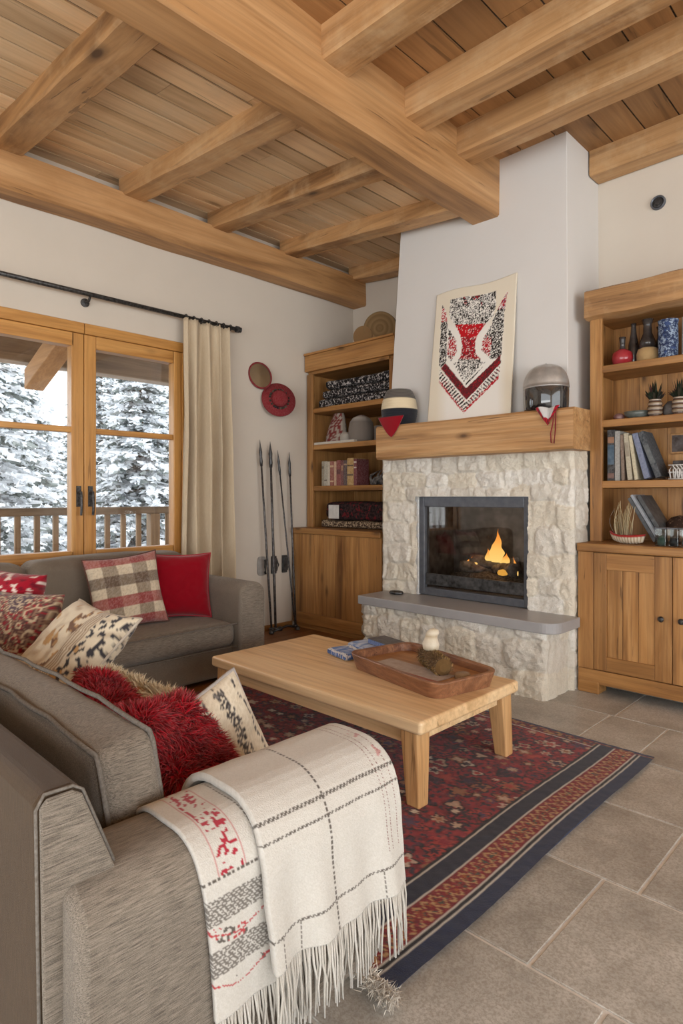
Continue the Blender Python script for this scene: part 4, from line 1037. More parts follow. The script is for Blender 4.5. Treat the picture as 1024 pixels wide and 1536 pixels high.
# ------------------------------------------------------------------ sofas
def rbox(a, b, r, puff=0, M_=None, n=10, seed=0, wr=0):     # soft box: superellipsoid-like rounded block with puff and creases
    x0,y0,z0 = a; x1,y1,z1 = b; mb = MB()
    c = Vector(((x0+x1)/2,(y0+y1)/2,(z0+z1)/2)); h = Vector(((x1-x0)/2,(y1-y0)/2,(z1-z0)/2))
    def S(p):      # p on cube [-1,1]^3 -> rounded box
        q = Vector((p[0]*h.x, p[1]*h.y, p[2]*h.z)); inn = Vector([max(-(h[i]-r), min(h[i]-r, q[i])) for i in range(3)])
        d = q-inn
        if d.length > 1e-9: q = inn + d.normalized()*r
        f = [1-p[i]**2 for i in range(3)]
        q.x += math.copysign(puff*f[1]*f[2], p[0])*(abs(p[0])**3); q.y += math.copysign(puff*f[0]*f[2], p[1])*(abs(p[1])**3); q.z += math.copysign(puff*f[0]*f[1], p[2])*(abs(p[2])**3)
        if wr: q += noise.noise_vector(q*7+Vector((seed,seed*2,0)))*wr
        return q+c
    def warp(t): t = t*2-1; return math.copysign(1-(1-abs(t))**1.6, t)
    for ax in range(3):
        for sg in (-1, 1):
            L = [i for i in range(3) if i != ax]
            n0 = max(8, int(h[L[0]]*2/.045)+8); n1 = max(8, int(h[L[1]]*2/.045)+8)
            def f(u, v):
                p = [0,0,0]; p[ax] = sg; p[L[0]] = warp(u); p[L[1]] = warp(v); return S(p)
            mb.grid(f, n0, n1, None, M_)
    return mb
def soft(name, mat, a, b, r, parent, puff=0, M_=None, seed=0, wr=.0, weld=True):
    mb = rbox(a, b, r, puff, M_, seed=seed, wr=wr)
    o = mb.build(name, mat, parent, smooth=True)
    bm = bmesh.new(); bm.from_mesh(o.data); bmesh.ops.remove_doubles(bm, verts=bm.verts, dist=.0004); bmesh.ops.recalc_face_normals(bm, faces=bm.faces); bm.to_mesh(o.data); bm.free()
    o.data.shade_smooth(); return o
# sofa under the window
sa = thing('sofa', (-3.75,1.7,0), 'grey upholstered sofa along the wall below the window', 'sofa', None)
soft('base', M['grey_dark'], (-4.22,.36,.03), (-3.33,2.42,.235), .025, sa)
soft('seat_cushion', M['grey'], (-4.10,.42,.225), (-3.285,2.385,.385), .055, sa, puff=.012, wr=.003)
soft('back_frame', M['grey_dark'], (-4.24,.36,.03), (-4.06,2.40,.70), .05, sa)
soft('back_cushion', M['grey_dark'], (-4.10,1.315,.365), (-3.86,2.375,.805), .07, sa, puff=.02, wr=.006, seed=3)
soft('back_cushion', M['grey_dark'], (-4.10,.46,.365), (-3.86,1.305,.80), .07, sa, puff=.02, wr=.006, seed=5)
# arm with rounded top, front face bowed
def arm_profile(w, z1, z0=.03, rr=.085, n=8):
    P = [(0,z0)]
    for k in range(n+1): t = PI - PI/2*k/n; P.append((rr+rr*math.cos(t), z1-rr+rr*math.sin(t)))
    for k in range(n+1): t = PI/2 - PI/2*k/n; P.append((w-rr+rr*math.cos(t), z1-rr+rr*math.sin(t)))
    P.append((w,z0)); return P
P_ = [(2.385+a, z) for a, z in arm_profile(.21,.635)]
MB().prism(P_, -4.22, -3.25, 'x').build('arm', M['grey'], sa, bevel=.02, bseg=3, auto=40)
soft('arm_pad', M['grey'], (-3.98,2.30,.40), (-3.72,2.42,.64), .045, sa, puff=.01, wr=.004)
b = MB().tube([(-3.272,1.1+k*.04,.378) for k in range(33)], .005, 6).tube([(-3.272,1.1+k*.04,.232) for k in range(33)], .004, 6)
b.build('piping', M['piping'], sa, smooth=True)
# near sofa seen from behind its arm
sb = thing('sofa', (-2.2,.75,0), 'grey woven sofa in front with a cream throw over its arm', 'sofa', None)
soft('base', M['grey_x'], (-3.26,.38,.17), (-1.13,1.03,.245), .025, sb)
soft('seat_cushion', M['grey_x'], (-3.26,.45,.24), (-1.14,1.07,.385), .055, sb, puff=.012, wr=.003)
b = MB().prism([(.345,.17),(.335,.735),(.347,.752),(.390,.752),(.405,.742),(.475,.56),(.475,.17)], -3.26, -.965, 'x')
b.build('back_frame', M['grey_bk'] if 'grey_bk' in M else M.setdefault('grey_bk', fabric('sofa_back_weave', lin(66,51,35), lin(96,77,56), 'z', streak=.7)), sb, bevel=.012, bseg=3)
MB().prism([(.348,.172),(.339,.735),(.350,.747),(.388,.747),(.403,.737),(.472,.56),(.472,.172)], -.9649, -.957, 'x').build('back_end', M['grey'], sb, bevel=.004)
P_ = [(-1.135+a, z) for a, z in arm_profile(.235,.605,z0=.17,rr=.08)]
MB().prism(P_, .372, 1.055, 'y').build('arm', M['grey'], sb, bevel=.018, bseg=3, auto=40)
MB().tube([(-.966,.344,.17),(-.964,.335,.732),(-.964,.347,.752),(-.964,.390,.752),(-.964,.405,.742),(-.962,.455,.61)], .0028, 6).build('piping', M['piping'], sb, smooth=True)
for lx, ly in ((-1.25,.90),(-1.25,.45),(-3.1,.45),(-3.1,.95)): MB().hexa([(lx-.02,ly-.02,0),(lx+.02,ly-.02,0),(lx+.02,ly+.02,0),(lx-.02,ly+.02,0)],[(lx-.03,ly-.03,.172),(lx+.03,ly-.03,.172),(lx+.03,ly+.03,.172),(lx-.03,ly+.03,.172)]).build('leg', M['oak_z'], sb)
# box back cushions with welts
def back_cushion(x0, x1, seed):
    MX = Matrix.Translation((0,.615,.375)) @ Matrix.Rotation(.16, 4, 'X')
    c = soft('back_cushion', M['grey'], (x0,-.066,.0), (x1,.066,.355), .03, sb, puff=.014, M_=MX, seed=seed, wr=.006)
    w = MB()
    for yy in (-.056, .056):
        pts = [(x0+.012,yy,.012),(x1-.010,yy,.012),(x1-.004,yy,.03),(x1-.004,yy,.33),(x1-.012,yy,.349)]
        for k in range(1,12): pts.append((x1-.012-(x1-x0-.024)*k/11, yy+.004*math.sin(k*2+seed), .353+.012*math.sin(PI*k/11)))
        pts += [(x0+.004,yy,.33)]
        w.tube(pts, .0055, 6, MX, closed=True)
    o = w.build('welt', M['piping'], None, smooth=True); 
    loc = o.location.copy(); o.parent = c; o.location = loc - abs_loc(c)
back_cushion(-2.02,-1.13,2); back_cushion(-2.90,-2.03,6)

# ------------------------------------------------------------------ cushions
def pillow(name, loc, normal, up, w, h, t, colf, label, mat='textile', seed=0, pinch=.10, roll=0, piping=None, res=34, cat='cushion', group=None):
    F = frame(loc, normal, up) @ Matrix.Rotation(roll, 4, 'Z')
    root = thing(name, tuple(F @ Vector((0,-h/2,0))), label, cat, group)
    mb = MB()
    def outline(s, q):
        return (w/2*s*(1-pinch*(1-q*q)*abs(s)**2 *.9), h/2*q*(1-pinch*(1-s*s)*abs(q)**2*.9))
    for side in (1, -1):
        def f(u, v):
            s, q = u*2-1, v*2-1; x, y = outline(s, q)
            z = side*t/2*((1-s**4)*(1-q**4))**.55
            k = noise.noise(Vector((s*2.2+seed, q*2.2, side*3+seed)))*.012*((1-s*s)*(1-q*q))**.3 + .006*noise.noise(Vector((s*6, q*6, seed)))*((1-s*s)*(1-q*q))**.3
            return (x, y, z+k)
        mb.grid(f, res*2, res*2, (lambda u, v, sd=side: colf(u, v, sd)), F)
    o = mb.build('cushion_cover', M[mat], root, smooth=True)
    bm = bmesh.new(); bm.from_mesh(o.data); bmesh.ops.remove_doubles(bm, verts=bm.verts, dist=.0003); bmesh.ops.recalc_face_normals(bm, faces=bm.faces); bm.to_mesh(o.data); bm.free(); o.data.shade_smooth()
    if piping:
        pts = []
        for e in range(4):
            for k in range(16):
                a = -1+2*k/16; s, q = [(a,-1),(1,a),(-a,1),(-1,-a)][e]; x, y = outline(s, q); pts.append((x, y, 0))
        MB().tube(pts, .006, 6, F, piping, True).build('piping', M['textile'], root, smooth=True)
    return root, F, outline
rp = random.Random(5)
def plaid(u, v, sd):
    cr_ = lin(214,200,174); rd_ = lin(150,34,48); br_2 = lin(98,78,62)
    i = (u*5.0+.1) % 2; row = 'RCRCBCR'[min(6, int(v*7))]
    base = cr_
    if i > 1: base = mixc(base, br_2, .62)
    if row == 'R': base = mixc(base, rd_, .78)
    elif row == 'B': base = mixc(base, lin(84,62,50), .72)
    return mixc(base, (1,1,1), rp.uniform(0,.10)) if rp.random() < .6 else mixc(base, (0,0,0), rp.uniform(0,.22))
pillow('cushion', (-3.665,1.815,.605), (.93,-.12,.27), (-.27,0,1), .47,.47,.16, plaid, 'red, brown and cream checked cushion on the sofa below the window', 'wool', 1, roll=.05, piping=lin(90,62,52))
pillow('cushion', (-3.70,2.19,.60), (.86,-.38,.24), (-.25,.05,1), .46,.44,.15, lambda u,v,s: lin(136,4,24), 'plain red cushion against the arm behind the checked cushion', 'wool', 4, roll=-.08, piping=lin(160,40,50))
def redwhite(u, v, s):
    n_ = noise.noise(Vector((u*16,v*16,2))); return lin(216,196,186) if n_ > .22 else (lin(150,18,38) if n_ > -.3 else lin(110,16,34))
pillow('cushion', (-3.05,.86,.68), (.55,-.75,.25), (0,.25,1), .46,.42,.24, redwhite, 'rounded red cushion with white flecks in the sofa corner', 'wool', 6)
def paisley(u, v, s):
    a = noise.noise(Vector((u*5,v*5,7))); b_ = math.sin(26*a + 9*u); n2 = noise.noise(Vector((u*34,v*34,1)))
    low = v < .55+.15*math.sin(u*6)
    if b_ > .80: return lin(196,176,146)
    if low: return lin(128,24,36) if n2 > -.12 else (lin(172,110,92) if n2 > -.3 else lin(70,40,40))
    if a > .18: return lin(84,66,74) if n2 > -.1 else lin(170,150,130)
    return lin(140,112,92) if n2 > .0 else (lin(96,66,62) if n2 > -.2 else lin(150,40,50))
pillow('cushion', (-2.80,.84,.60), (.42,-.75,.40), (0,.30,1), .46,.44,.20, paisley, 'paisley cushion in red, cream and brown behind the front sofa back', 'wool', 8, roll=.1)
def creamprint(u, v, s):
    n2 = noise.noise(Vector((u*22,v*22,4))); e = max(u,v)
    if v > .74 and n2 > .12: return lin(62,60,64)
    if .60 < v < .74: return lin(150,128,104) if int(v*70+u*6) % 2 else lin(206,194,172)
    if .40 < v < .60 and noise.noise(Vector((u*9,v*14,21))) > .12: return lin(112,84,66) if n2 > 0 else lin(170,134,92)
    if u > .62 and v < .42: return lin(150,30,44) if noise.noise(Vector((u*6,v*6,9))) > -.25 else lin(104,70,60)
    if noise.noise(Vector((u*7,v*7,12))) > .32: return lin(186,146,96)
    return mixc(lin(216,204,180), lin(150,120,92), max(0, noise.noise(Vector((u*14,v*9,3))))*.9)
pillow('cushion', (-2.33,.90,.575), (.25,-.62,.72), (.3,.6,.6), .54,.36,.17, creamprint, 'cream cushion with dark print and red knit corner, leaning outward', 'wool', 11, roll=-1.15, piping=lin(190,180,164))
def stripe(u, v, s):
    for c_, w_, d_ in ((.34,.06,.62),(.56,.016,.7),(.72,.05,.62),(.90,.013,.5)):
        if abs(u-c_-.01*math.sin(v*20)) < w_ and rp.random() < (d_ if .04 < v < .96 else .1): return lin(66,62,62) if rp.random() < .7 else lin(120,116,112)
    return mixc(lin(220,210,190), lin(190,176,150), rp.random()*.6)
pillow('cushion', (-1.405,.945,.485), (.96,-.02,.25), (-.25,.05,1), .34,.36,.12, stripe, 'cream cushion with black stripes beside the red fur cushion', 'wool', 15, roll=.38, pinch=.05, piping=lin(160,154,150))
# fur: cushions grown over with blades of pile
def fur_cushion(loc, normal, up, w, h, t, cols, n, L, label, seed, roll=0, droop=.5):
    F = frame(loc, normal, up) @ Matrix.Rotation(roll, 4, 'Z'); r = random.Random(seed)
    root = thing('fur_cushion', tuple(F @ Vector((0,-h/2,0))), label, 'cushion', 'fur cushions on the front sofa')
    mb = MB()
    def surf(s, q, side):
        rr_ = lambda a: 1-abs(a)**3.5
        x = w/2*s*(1-.06*(1-q*q)); y = h/2*q*(1-.06*(1-s*s)); return Vector((x, y, side*t/2*(max(0,rr_(s)*rr_(q)))**.5 + .014*noise.noise(Vector((s*2+seed,q*2,side)))))
    body = MB()
    for side in (1,-1): body.grid(lambda u, v: surf(u*2-1, v*2-1, side), 30, 30, lambda u, v: cols[0], F)
    body.build('cushion_cover', M['furm'], root, smooth=True)
    for k in range(n):
        s, q = r.uniform(-1,1), r.uniform(-1,1); side = 1 if r.random() < .5 else -1
        if r.random() < .30:
            if r.random() < .5: s = math.copysign(r.uniform(.93,1), s)
            else: q = math.copysign(r.uniform(.93,1), q)
        p = surf(s, q, side); e = .03
        nn = (surf(min(1,s+e),q,side)-surf(max(-1,s-e),q,side)).cross(surf(s,min(1,q+e),side)-surf(s,max(-1,q-e),side))
        if nn.length < 1e-9: continue
        nn.normalize(); nn *= side
        p = F @ p; nn = (F.to_3x3() @ nn)
        nn += (F.to_3x3() @ Vector((s*.6, q*.6, 0)))*max(0, max(abs(s),abs(q))**4)
        cl = noise.noise_vector(p*16)*.9
        d = (nn*.75 + cl + Vector((r.uniform(-.35,.35),r.uniform(-.35,.35),r.uniform(-.35,.35)-droop))).normalized()
        ln = L*r.uniform(.55,1.15); sd = d.cross(Vector((r.uniform(-1,1),r.uniform(-1,1),r.uniform(-1,1)))).normalized()*.0017
        m = p + d*ln*.55; tip = p + (d + Vector((0,0,-.35*droop))).normalized()*ln
        c = mixc(cols[0], cols[1], r.random()); ct = mixc(c, (1,1,1), .08)
        mb.add([p-sd, p+sd, m+sd*.9, m-sd*.9, tip], [(0,1,2,3),(3,2,4)], None, [c,c,c,c,ct])
    o = mb.build('fur', M['furm'], root); o['kind'] = 'stuff'
    return root
RED = (lin(116,5,18), lin(182,18,36)); CRM = (lin(206,188,152), lin(232,220,194))
fur_cushion((-1.35,.80,.51), (.62,.38,.62), (-.5,-.2,.8), .36,.38,.18, RED, 34000, .036, 'shaggy red fur cushion against the near back cushion of the front sofa', 31, roll=-.10)
fur_cushion((-1.66,.80,.525), (.35,.55,.75), (-.3,-.4,.8), .46,.34,.16, RED, 30000, .034, 'shaggy red fur cushion between the paler cushions and the nearer fur cushion', 37, roll=.12)
fur_cushion((-1.72,.975,.465), (0,.94,.3), (0,-.22,1), .62,.30,.10, CRM, 22000, .038, 'long cream fur cushion behind the red fur cushions', 41)

# ------------------------------------------------------------------ throw over the arm
th = thing('throw_blanket', (-.89,.85,.33), 'cream wool throw with grey stitching and fringe draped over the sofa arm', 'throw')
def arm_path(off, hem, inner=.40):
    # path over the arm: inner side -> top -> outer side; returns list of (x, z) and cumulative length
    x0, x1, zt_, rr = -1.135-off, -.90+off, .605+off, .08+off
    P = [(x0, inner), (x0, (inner+zt_-rr)/2), (x0, zt_-rr)]
    for k in range(1,9): t = PI-PI/2*k/8; P.append((x0+rr+rr*math.cos(t), zt_-rr+rr*math.sin(t)))
    for k in range(9): t = PI/2-PI/2*k/8; P.append((x1-rr+rr*math.cos(t), zt_-rr+rr*math.sin(t)))
    n = 16
    for k in range(1,n+1): P.append((x1, zt_-rr + (hem-zt_+rr)*k/n))
    L = [0]
    for a, c in zip(P, P[1:]): L.append(L[-1]+math.dist(a,c))
    return P, L
def on_path(P, L, s):
    s = max(0, min(L[-1], s))
    for k in range(len(L)-1):
        if s <= L[k+1] or k == len(L)-2:
            t = (s-L[k])/(L[k+1]-L[k]); return (P[k][0]+(P[k+1][0]-P[k][0])*t, P[k][1]+(P[k+1][1]-P[k][1])*t)
CW = lin(200,197,190); CW2 = lin(182,178,169); ST = lin(92,86,80); RDM = lin(170,62,66)
rb = random.Random(12)
def layer(name, y0, y1, off, hem, seed, colf, shift, front=False, flare=.0, wave=1.0, thick=.010):
    P, L = arm_path(off, hem); tot = L[-1]
    def f(u, v):
        s = tot*v; x, z = on_path(P, L, s); y = y0 + (y1-y0)*u
        drop = max(0, (.55-z)/.3) if x > -1 else 0
        x += wave*(drop*(.011*math.sin(y*34+seed)+.009*math.sin(y*61+seed*2)) + .004*noise.noise(Vector((y*14, s*14, seed))) + drop*.016)
        y += shift*drop + flare*drop*(u-.5) + .004*math.sin(s*12+seed)
        if front:      # wraps round the rounded front end of the arm
            e = max(0, (u-.86)/.14); z -= .035*e*e if x < -.95 or z > .5 else 0; x -= .035*e*e*(1 if x > -1 else 0)
        return (x, y, z)
    nu, nv = int((y1-y0)/.0027), int(tot/.0027)
    def cf(u, v): return colf(y0+(y1-y0)*u, tot*v, on_path(P, L, tot*v), u)
    o = MB().grid(f, nu, nv, cf).build(name, M['wool'], th, smooth=True, solid=thick)
    b = MB(); n = int((y1-y0)/.0052)       # knotted fringe below the hem
    for k in range(n):
        u = (k+.5)/n; p = Vector(f(u, 1)); ln = .125*rb.uniform(.8,1.12); dx = rb.uniform(-.007,.009); dy = rb.uniform(-.006,.007)+shift*.2; fr_ = rb.uniform(.4,1)
        b.tube([p+Vector((-.004,0,.006)), p+Vector((dx*.3,dy*.3+.004*math.sin(k*1.7),-ln*.3)), p+Vector((dx*.7,dy*.8-.004*math.sin(k*2.3),-ln*.65)), p+Vector((dx,dy,-ln))], [.0028,.0026,.0024,.0016], 5, None, mixc(CW2, CW, rb.random()))
    fo = b.build('fringe', M['wool'], o, smooth=True); fo['kind'] = 'stuff'
    return o
def bandnoise(y, z): return rb.random()
def under_col(y, s, p, u):
    x, z = p; base = mixc(CW, CW2, rb.random()*.5)
    outer = x > -.97
    if outer or z > .6:
        zz = z - (.06 if not outer else 0)
        # distance along the surface from the outer top edge, positive downwards
        d = (.617-z) if x > -.91 else (-( -.90 - x))
        if .105 < d < .15 or .195 < d < .24:
            return mixc(ST, CW, .12) if ((y*.55 + d*1.5)*95 % 1 < .72 and rb.random() < .88) else mixc(CW, ST, .12)
        for dd in (.172, .262):
            wv = dd + .010*math.sin(y*42) 
            if abs(d-wv) < .0016 and rb.random() < .8: return RDM
            if abs(d-wv) < .013 and noise.noise(Vector((y*150,d*150,dd*9))) > .16 and noise.noise(Vector((y*28,d*9,dd*3))) > -.02: return (RDM if noise.noise(Vector((y*25,d*25,3))) > 0 else ST)
        if abs(d-.075) < .0020 and int(y*300) % 3: return ST
        if -.20 < d < .075:
            if abs(y-.700) < .0024 and int(d*300) % 3: return ST
            if abs(y-.607) < .0016 or abs(y-.665) < .0016: return mixc(RDM, CW, .4)
            if .612 < y < .66 and noise.noise(Vector((y*110,d*110,1))) > (.02 if (int((d+.2)*24) % 2) else .30): return lin(160,44,58)
    return base
def top_col(y, s, p, u):
    x, z = p; base = mixc(CW, CW2, rb.random()*.5)
    d = (.632-z) if x > -.90 else (-(-.89 - x))
    dash = int((y+d)*300) % 3
    for dd in (.034, .064):
        if abs(d-dd) < .0024 and dash: return ST
    if abs(d-.232) < .0022 and dash: return ST
    if abs(y-.860) < .0022 and int(d*300) % 3: return ST
    for yy in (1.02,1.035,1.06):
        if abs(y-yy) < .0016 and d < .20 and int(d*300) % 2: return mixc(ST, RDM, .3)
    for yy in (.72,.77,1.0): 
        if abs(y-yy) < .0014 and d > .235 and dash: return ST
    if y > 1.045 and -.13 < d < -.02 and noise.noise(Vector((y*60,d*60,8))) > .3: return mixc(RDM, CW, .4)
    return base
layer('under_layer', .575, .80, .012, .30, 1.0, under_col, .03, wave=.25)
layer('folded_layer', .695, 1.078, .034, .340, 4.2, top_col, .010, thick=.016)

# ------------------------------------------------------------------ coffee table
tb = thing('coffee_table', (-2.085,2.23,0), 'low oak coffee table with splayed square legs on the red rug', 'table')
TX0, TX1, TY0, TY1, TZ = -2.78, -1.395, 1.85, 2.60, .352
def table_poly():
    P = []; r = .016
    for cx, cy, a0 in ((TX1-r,TY0+r,-PI/2),(TX1-r,TY1-r,0),(TX0+r,TY1-r,PI/2),(TX0+r,TY0+r,PI)):
        for k in range(6): a = a0+PI/2*k/5; P.append((cx+r*math.cos(a), cy+r*math.sin(a)))
    return P
MB().prism(table_poly(), TZ-.052, TZ, 'z').build('tabletop', M['table'], tb, bevel=.012, bseg=3)
for sx in (0,1):
    for sy in (0,1):
        x = TX0+.075 if sx == 0 else TX1-.072; y = TY0+.06 if sy == 0 else TY1-.06
        dx = (-.02 if sx == 0 else .02); dy = (-.012 if sy == 0 else .012); a, c = .042, .031
        lo = [(x+dx-c,y+dy-c,.012),(x+dx+c,y+dy-c,.012),(x+dx+c,y+dy+c,.012),(x+dx-c,y+dy+c,.012)]; hi = [(x-a,y-a,TZ-.052),(x+a,y-a,TZ-.052),(x+a,y+a,TZ-.052),(x-a,y+a,TZ-.052)]
        MB().hexa(lo, hi).build('leg', M['table_z'], tb, bevel=.006)
for y in (TY0+.05, TY1-.075): MB().box((TX0+.12,y,TZ-.12),(TX1-.12,y+.025,TZ-.052)).build('apron', M['table'], tb, bevel=.003)
for x in (TX0+.05, TX1-.05-.025): MB().box((x,TY0+.11,TZ-.10),(x+.025,TY1-.11,TZ-.052)).build('apron', M['table'], tb, bevel=.003)
# tray
ty = thing('tray', (-1.765,2.335,TZ), 'large rustic wooden tray with raised rim on the coffee table', 'tray')
TM = TR((-1.765,2.335,TZ+.001), rz=-.20)
def rr_poly(hx, hy, r, n=6):
    P = []
    for cx, cy, a0 in ((hx-r,-hy+r,-PI/2),(hx-r,hy-r,0),(-hx+r,hy-r,PI/2),(-hx+r,-hy+r,PI)):
        for k in range(n): a = a0+PI/2*k/(n-1); P.append((cx+r*math.cos(a), cy+r*math.sin(a)))
    return P
n = 4*10
po = rr_poly(.315,.20,.06,10); pi_ = rr_poly(.290,.172,.045,10); pb = rr_poly(.295,.175,.05,10)
def bul(p): x, y = p; return (x*(1+.05*(1-(y/.2)**2)), y*(1+.08*(1-(x/.32)**2)))
po = [bul(p) for p in po]; pi_ = [bul(p) for p in pi_]; pb = [bul(p) for p in pb]
rimh = lambda p: .060 + .018*max(0,(p[0]*-1))/.3*.4 + .006*noise.noise(Vector((p[0]*9,p[1]*9,0))) + .014*(abs(p[1])/.2)
vs = [(x,y,0) for x,y in pb] + [(x,y,rimh((x,y))) for x,y in po] + [(x,y,rimh((x,y))) for x,y in pi_] + [(x*.985,y*.985,.036) for x,y in pi_]
fs = [(k*n+i,k*n+(i+1)%n,(k+1)*n+(i+1)%n,(k+1)*n+i) for k in range(3) for i in range(n)]
MB().add(vs, fs, TM).build('rim', M['tray'], ty, bevel=.005, auto=50)
MB().prism([(x*.99,y*.99) for x,y in pi_], 0, .038, 'z', TM).build('tray_floor', M['tray_in'], ty)
lf = thing('leaflet', tuple(TM @ Vector((-.04,-.07,.015))), 'grey leaflet with a rust red strip lying in the tray', 'leaflet')
def tz(p, q): return tuple(TM @ Vector(p)), tuple(TM @ Vector(q))
MB().box((-.20,-.115,.0385),(.20,.01,.0425),TM @ Matrix.Rotation(.12,4,'Z')).build('sheet', plain('leaflet_grey', lin(172,152,138), .8), lf)
MB().box((-.10,-.150,.0385),(.22,-.117,.0435),TM @ Matrix.Rotation(.12,4,'Z')).build('strip', plain('leaflet_rust', lin(150,76,56), .8), lf)
b = MB(); rq = random.Random(3)     # brown bristly roll
BM = TM @ TR((.06,.035,.038+.042), rz=-.38, ry=PI/2)
b.lathe([(.02,-.125),(.038,-.115),(.042,0),(.038,.115),(.02,.125)], 20, BM, lin(104,78,44))
for k in range(2600):
    z = rq.uniform(-.122,.122); a = rq.uniform(0,2*PI); r = .040
    p = BM @ Vector((r*math.cos(a), r*math.sin(a), z)); d = (BM.to_3x3() @ Vector((math.cos(a)+rq.uniform(-.6,.6), math.sin(a)+rq.uniform(-.6,.6), rq.uniform(-.7,.7)))).normalized()
    s_ = d.cross(Vector((rq.random(),rq.random(),1))).normalized()*.0022; c = lin(*rq.choice([(120,92,54),(150,120,74),(88,64,38),(168,138,92)]))
    b.add([p-s_,p+s_,p+d*.012], [(0,1,2)], None, c)
tag(b.build('straw_roll', M['furm']), 'bristly brown straw roll lying in the tray', 'straw roll')
b = MB().lathe([(.018,0),(.030,.012),(.034,.035),(.026,.060),(.024,.075),(.026,.09),(.018,.105),(.001,.112)], 28, None, [lin(150,120,84),lin(206,192,164),lin(224,214,194),lin(220,208,186),lin(196,178,148),lin(224,214,194),lin(214,202,178),lin(180,160,130)])
b.v = [(x*1.15+.25*max(0,z-.05), y, z) for x,y,z in b.v]
BQ = TM @ TR((.015,.055,.111), rz=.5)
b.v = [tuple(BQ @ Vector((x+.006*noise.noise(Vector((x*60,y*60,z*60))), y, z))) for x,y,z in b.v]
tag(b.build('stone_bird', M['textile'], smooth=True), 'pale carved bird figure perched on the straw roll', 'figurine')
tag(MB().lathe([(.034,0),(.036,.006),(.034,.02),(.028,.024),(.001,.025)], 24, TM @ TR((.235,.045,.0388), rx=.0), [lin(140,112,80)]*5).build('wood_disc', M['textile'], auto=40), 'small wooden disc at the far right corner of the tray', 'wood disc')
# folded blue napkins and album
rn = random.Random(2)
def bluew(u, v):
    c = lin(206,208,212)
    if int(v*9) % 2 == 0 and noise.noise(Vector((u*40,v*12,1))) > -.25: c = lin(70,104,168)
    if noise.noise(Vector((u*18,v*30,5))) > .35: c = lin(34,54,110)
    return c
def napkin(loc, rz, hx, hy, h, label, colf):
    def f(u, v):
        a = 2*PI*v; p = .35; ca, sa = math.cos(a), math.sin(a)
        y = hy*math.copysign(abs(ca)**p, ca); z = h/2+h/2*math.copysign(abs(sa)**p, sa)
        e = min(1,(min(u,1-u)/.05))**.4 if min(u,1-u) < .05 else 1
        return (hx*(2*u-1), y*(.94+.06*e), h/2+(z-h/2)*e + (.003*noise.noise(Vector((u*7,v*7,h*90))) if z > h*.3 else 0) + .0025*math.sin(u*9+1)*(z/h))
    return tag(MB().grid(f, 50, 60, colf, TR(loc, rz)).build('folded_napkin', M['wool'], smooth=True), label, 'napkin', 'blue napkins on the coffee table')
napkin((-2.26,2.36,TZ+.002), -.25, .095, .075, .030, 'folded blue and white striped napkin nearest the camera on the table', bluew)
napkin((-2.23,2.505,TZ+.002), -.22, .13, .065, .036, 'folded pale blue napkin behind the striped one', lambda u,v: mixc(lin(186,194,208), lin(96,124,178), max(0,min(1,.5+1.2*noise.noise(Vector((u*10,v*16,9)))))))
ab = thing('photo_album', (-2.16,2.555,TZ), 'dark covered album with blue page edges by the far end of the tray', 'album')
AM = TR((-2.15,2.56,TZ+.037), -.22, rx=.0)
MB().box((-.11,-.06,.026),(.11,.06,.030),AM).box((-.11,-.06,0),(.11,.06,.003),AM).build('cover', plain('album_dark', lin(70,68,70), .5), ab, bevel=.001)
MB().box((-.105,-.057,.003),(.105,.056,.026),AM).build('pages', plain('blue_pages', lin(84,112,170), .8, 0, 200, .3), ab)

# ------------------------------------------------------------------ rug
rg = thing('rug', (-2.1,2.05,0), 'dark red patterned wool rug with navy border stripes under the coffee table', 'rug')
RX0, RX1, RY0, RY1 = -3.24, -.94, 1.13, 3.0
rr2 = random.Random(77)
motifs = {}
cs = .085
MC = [lin(38,40,62), lin(30,30,44), lin(186,160,136), lin(170,64,52), lin(46,36,40), lin(150,104,72), lin(64,58,86), lin(130,30,44), lin(204,190,170)]
for i in range(-2, 32):
    for j in range(-2, 26):
        motifs[(i,j)] = (RX0+(i+.5+rr2.uniform(-.32,.32))*cs, RY0+(j+.5+rr2.uniform(-.32,.32))*cs, rr2.uniform(.024,.050), rr2.choice(MC), rr2.choice(MC), rr2.randint(3,7), rr2.uniform(0,6), rr2.random())
RF = lin(142,38,46); RF2 = lin(104,26,36); NV = lin(38,46,74); WHT = lin(196,190,180); BK = lin(28,24,28)
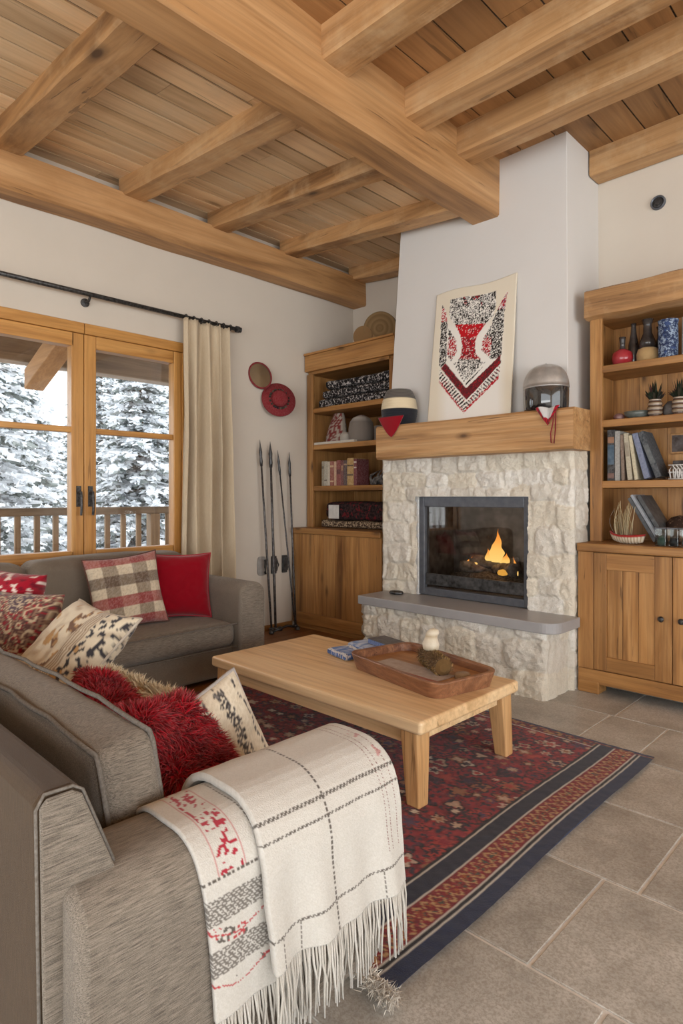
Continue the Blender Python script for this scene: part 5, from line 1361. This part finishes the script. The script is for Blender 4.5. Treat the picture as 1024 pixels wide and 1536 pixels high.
def rugc(x, y):
    d = RX1 - x; j = rr2.random()
    if y < RY1-.03 and y > RY0+.0:
        if d < .055: return mixc(NV, BK, j*.35)
        if d < .062: return WHT
        if d < .070: return BK
        if d < .075: return WHT
        if d < .165:
            m = (d-.12)/.042; ph = (y*13) % 1; q = abs(m) - .75*abs(math.sin(PI*ph*2))
            n_ = noise.noise(Vector((x*70,y*70,1)))
            if abs(q) < .16: return lin(176,140,96) if j < .8 else RF
            if q < -.2 and n_ > .05: return lin(62,70,60) if n_ > .25 else lin(150,84,44)
            return mixc(lin(132,30,36), lin(96,24,30), j)
        if d < .173: return WHT
        if d < .232: return mixc(lin(40,42,60), BK, j*.4)
        if d < .239: return WHT
        if d < .25: return BK
    if y > RY1-.10:
        dd = RY1-y
        if dd < .014: return NV
        if dd < .075: return (lin(150,110,70) if noise.noise(Vector((x*45,y*45,4))) > .12 else (lin(60,50,56) if noise.noise(Vector((x*60,y*60,9))) > .1 else lin(112,32,40)))
        if dd < .083: return WHT
    if y < RY0+.07:
        return (lin(56,56,84) if noise.noise(Vector((x*50,y*50,4))) > 0 else lin(112,36,46))
    i0 = int(math.floor((x-RX0)/cs)); j0 = int(math.floor((y-RY0)/cs)); col = None
    n_ = noise.noise(Vector((x*26,y*26,3)))
    base = mixc(RF, RF2, max(0,min(1,.5+n_*1.6)))
    n3 = noise.noise(Vector((x*55,y*55,11)))
    if n3 > .22: base = lin(44,36,50)
    elif n3 < -.34: base = lin(152,54,52)
    for i in (i0-1,i0,i0+1):
        for jj in (j0-1,j0,j0+1):
            m = motifs.get((i,jj))
            if not m: continue
            dx, dy = x-m[0], (y-m[1])*1.25; r = math.hypot(dx,dy); a = math.atan2(dy,dx)
            R_ = m[2]*(1+.32*math.cos(m[5]*a+m[6]))
            if r < R_*.45: return mixc(m[4], base, .25*j)
            if r < R_*.8: return mixc(m[3], base, .15+.3*j)
            if r < R_: return BK if m[7] > .4 else mixc(RF, RF2, j)
    return base
def rugp(u, v):
    x, y = RX0+(RX1-RX0)*u, RY0+(RY1-RY0)*v
    return (x + .006*math.sin(y*5)*u, y + .01*math.sin(x*4)*(1-v), .012 + .0015*noise.noise(Vector((x*30,y*30,0))))
nu, nv = int((RX1-RX0)/.0062), int((RY1-RY0)/.0062)
b = MB().grid(rugp, nu, nv, lambda u, v: rugc(RX0+(RX1-RX0)*u, RY0+(RY1-RY0)*v))
b.box((RX0+.004,RY0+.012,.0005),(RX1-.01,RY1-.004,.010), None, NV)
b.build('pile', M['rug'], rg, origin=(-2.1,2.05,0))
b = MB(); q = random.Random(6)        # shaggy white end fringe
for k in range(9000):
    x = q.uniform(-2.2, RX1+.03); y = RY0 + .01*math.sin(x*4) + q.gauss(-.012,.012); z = .012 + q.uniform(0,.026)
    if x > RX1-.05: y -= .012; 
    d = Vector((q.uniform(-.6,.6)+(.5 if x > RX1-.03 else 0), q.uniform(-.9,.3), q.uniform(-.25,.5))).normalized(); s_ = d.cross(Vector((q.random(),q.random(),1))).normalized()*.0016
    p = Vector((x,y,z)); c = mixc(lin(232,226,214), lin(190,182,172), q.random()); e = p+d*q.uniform(.014,.032); e.z = max(.003, e.z)
    b.add([p-s_,p+s_,e], [(0,1,2)], None, c)
b.tube([(x_, RY0-.010+.01*math.sin(x_*4), .018) for x_ in [-2.2+.05*k for k in range(26)]], .014, 8, None, lin(176,168,156))
fo = b.build('fringe', M['furm'], rg); fo['kind'] = 'stuff'
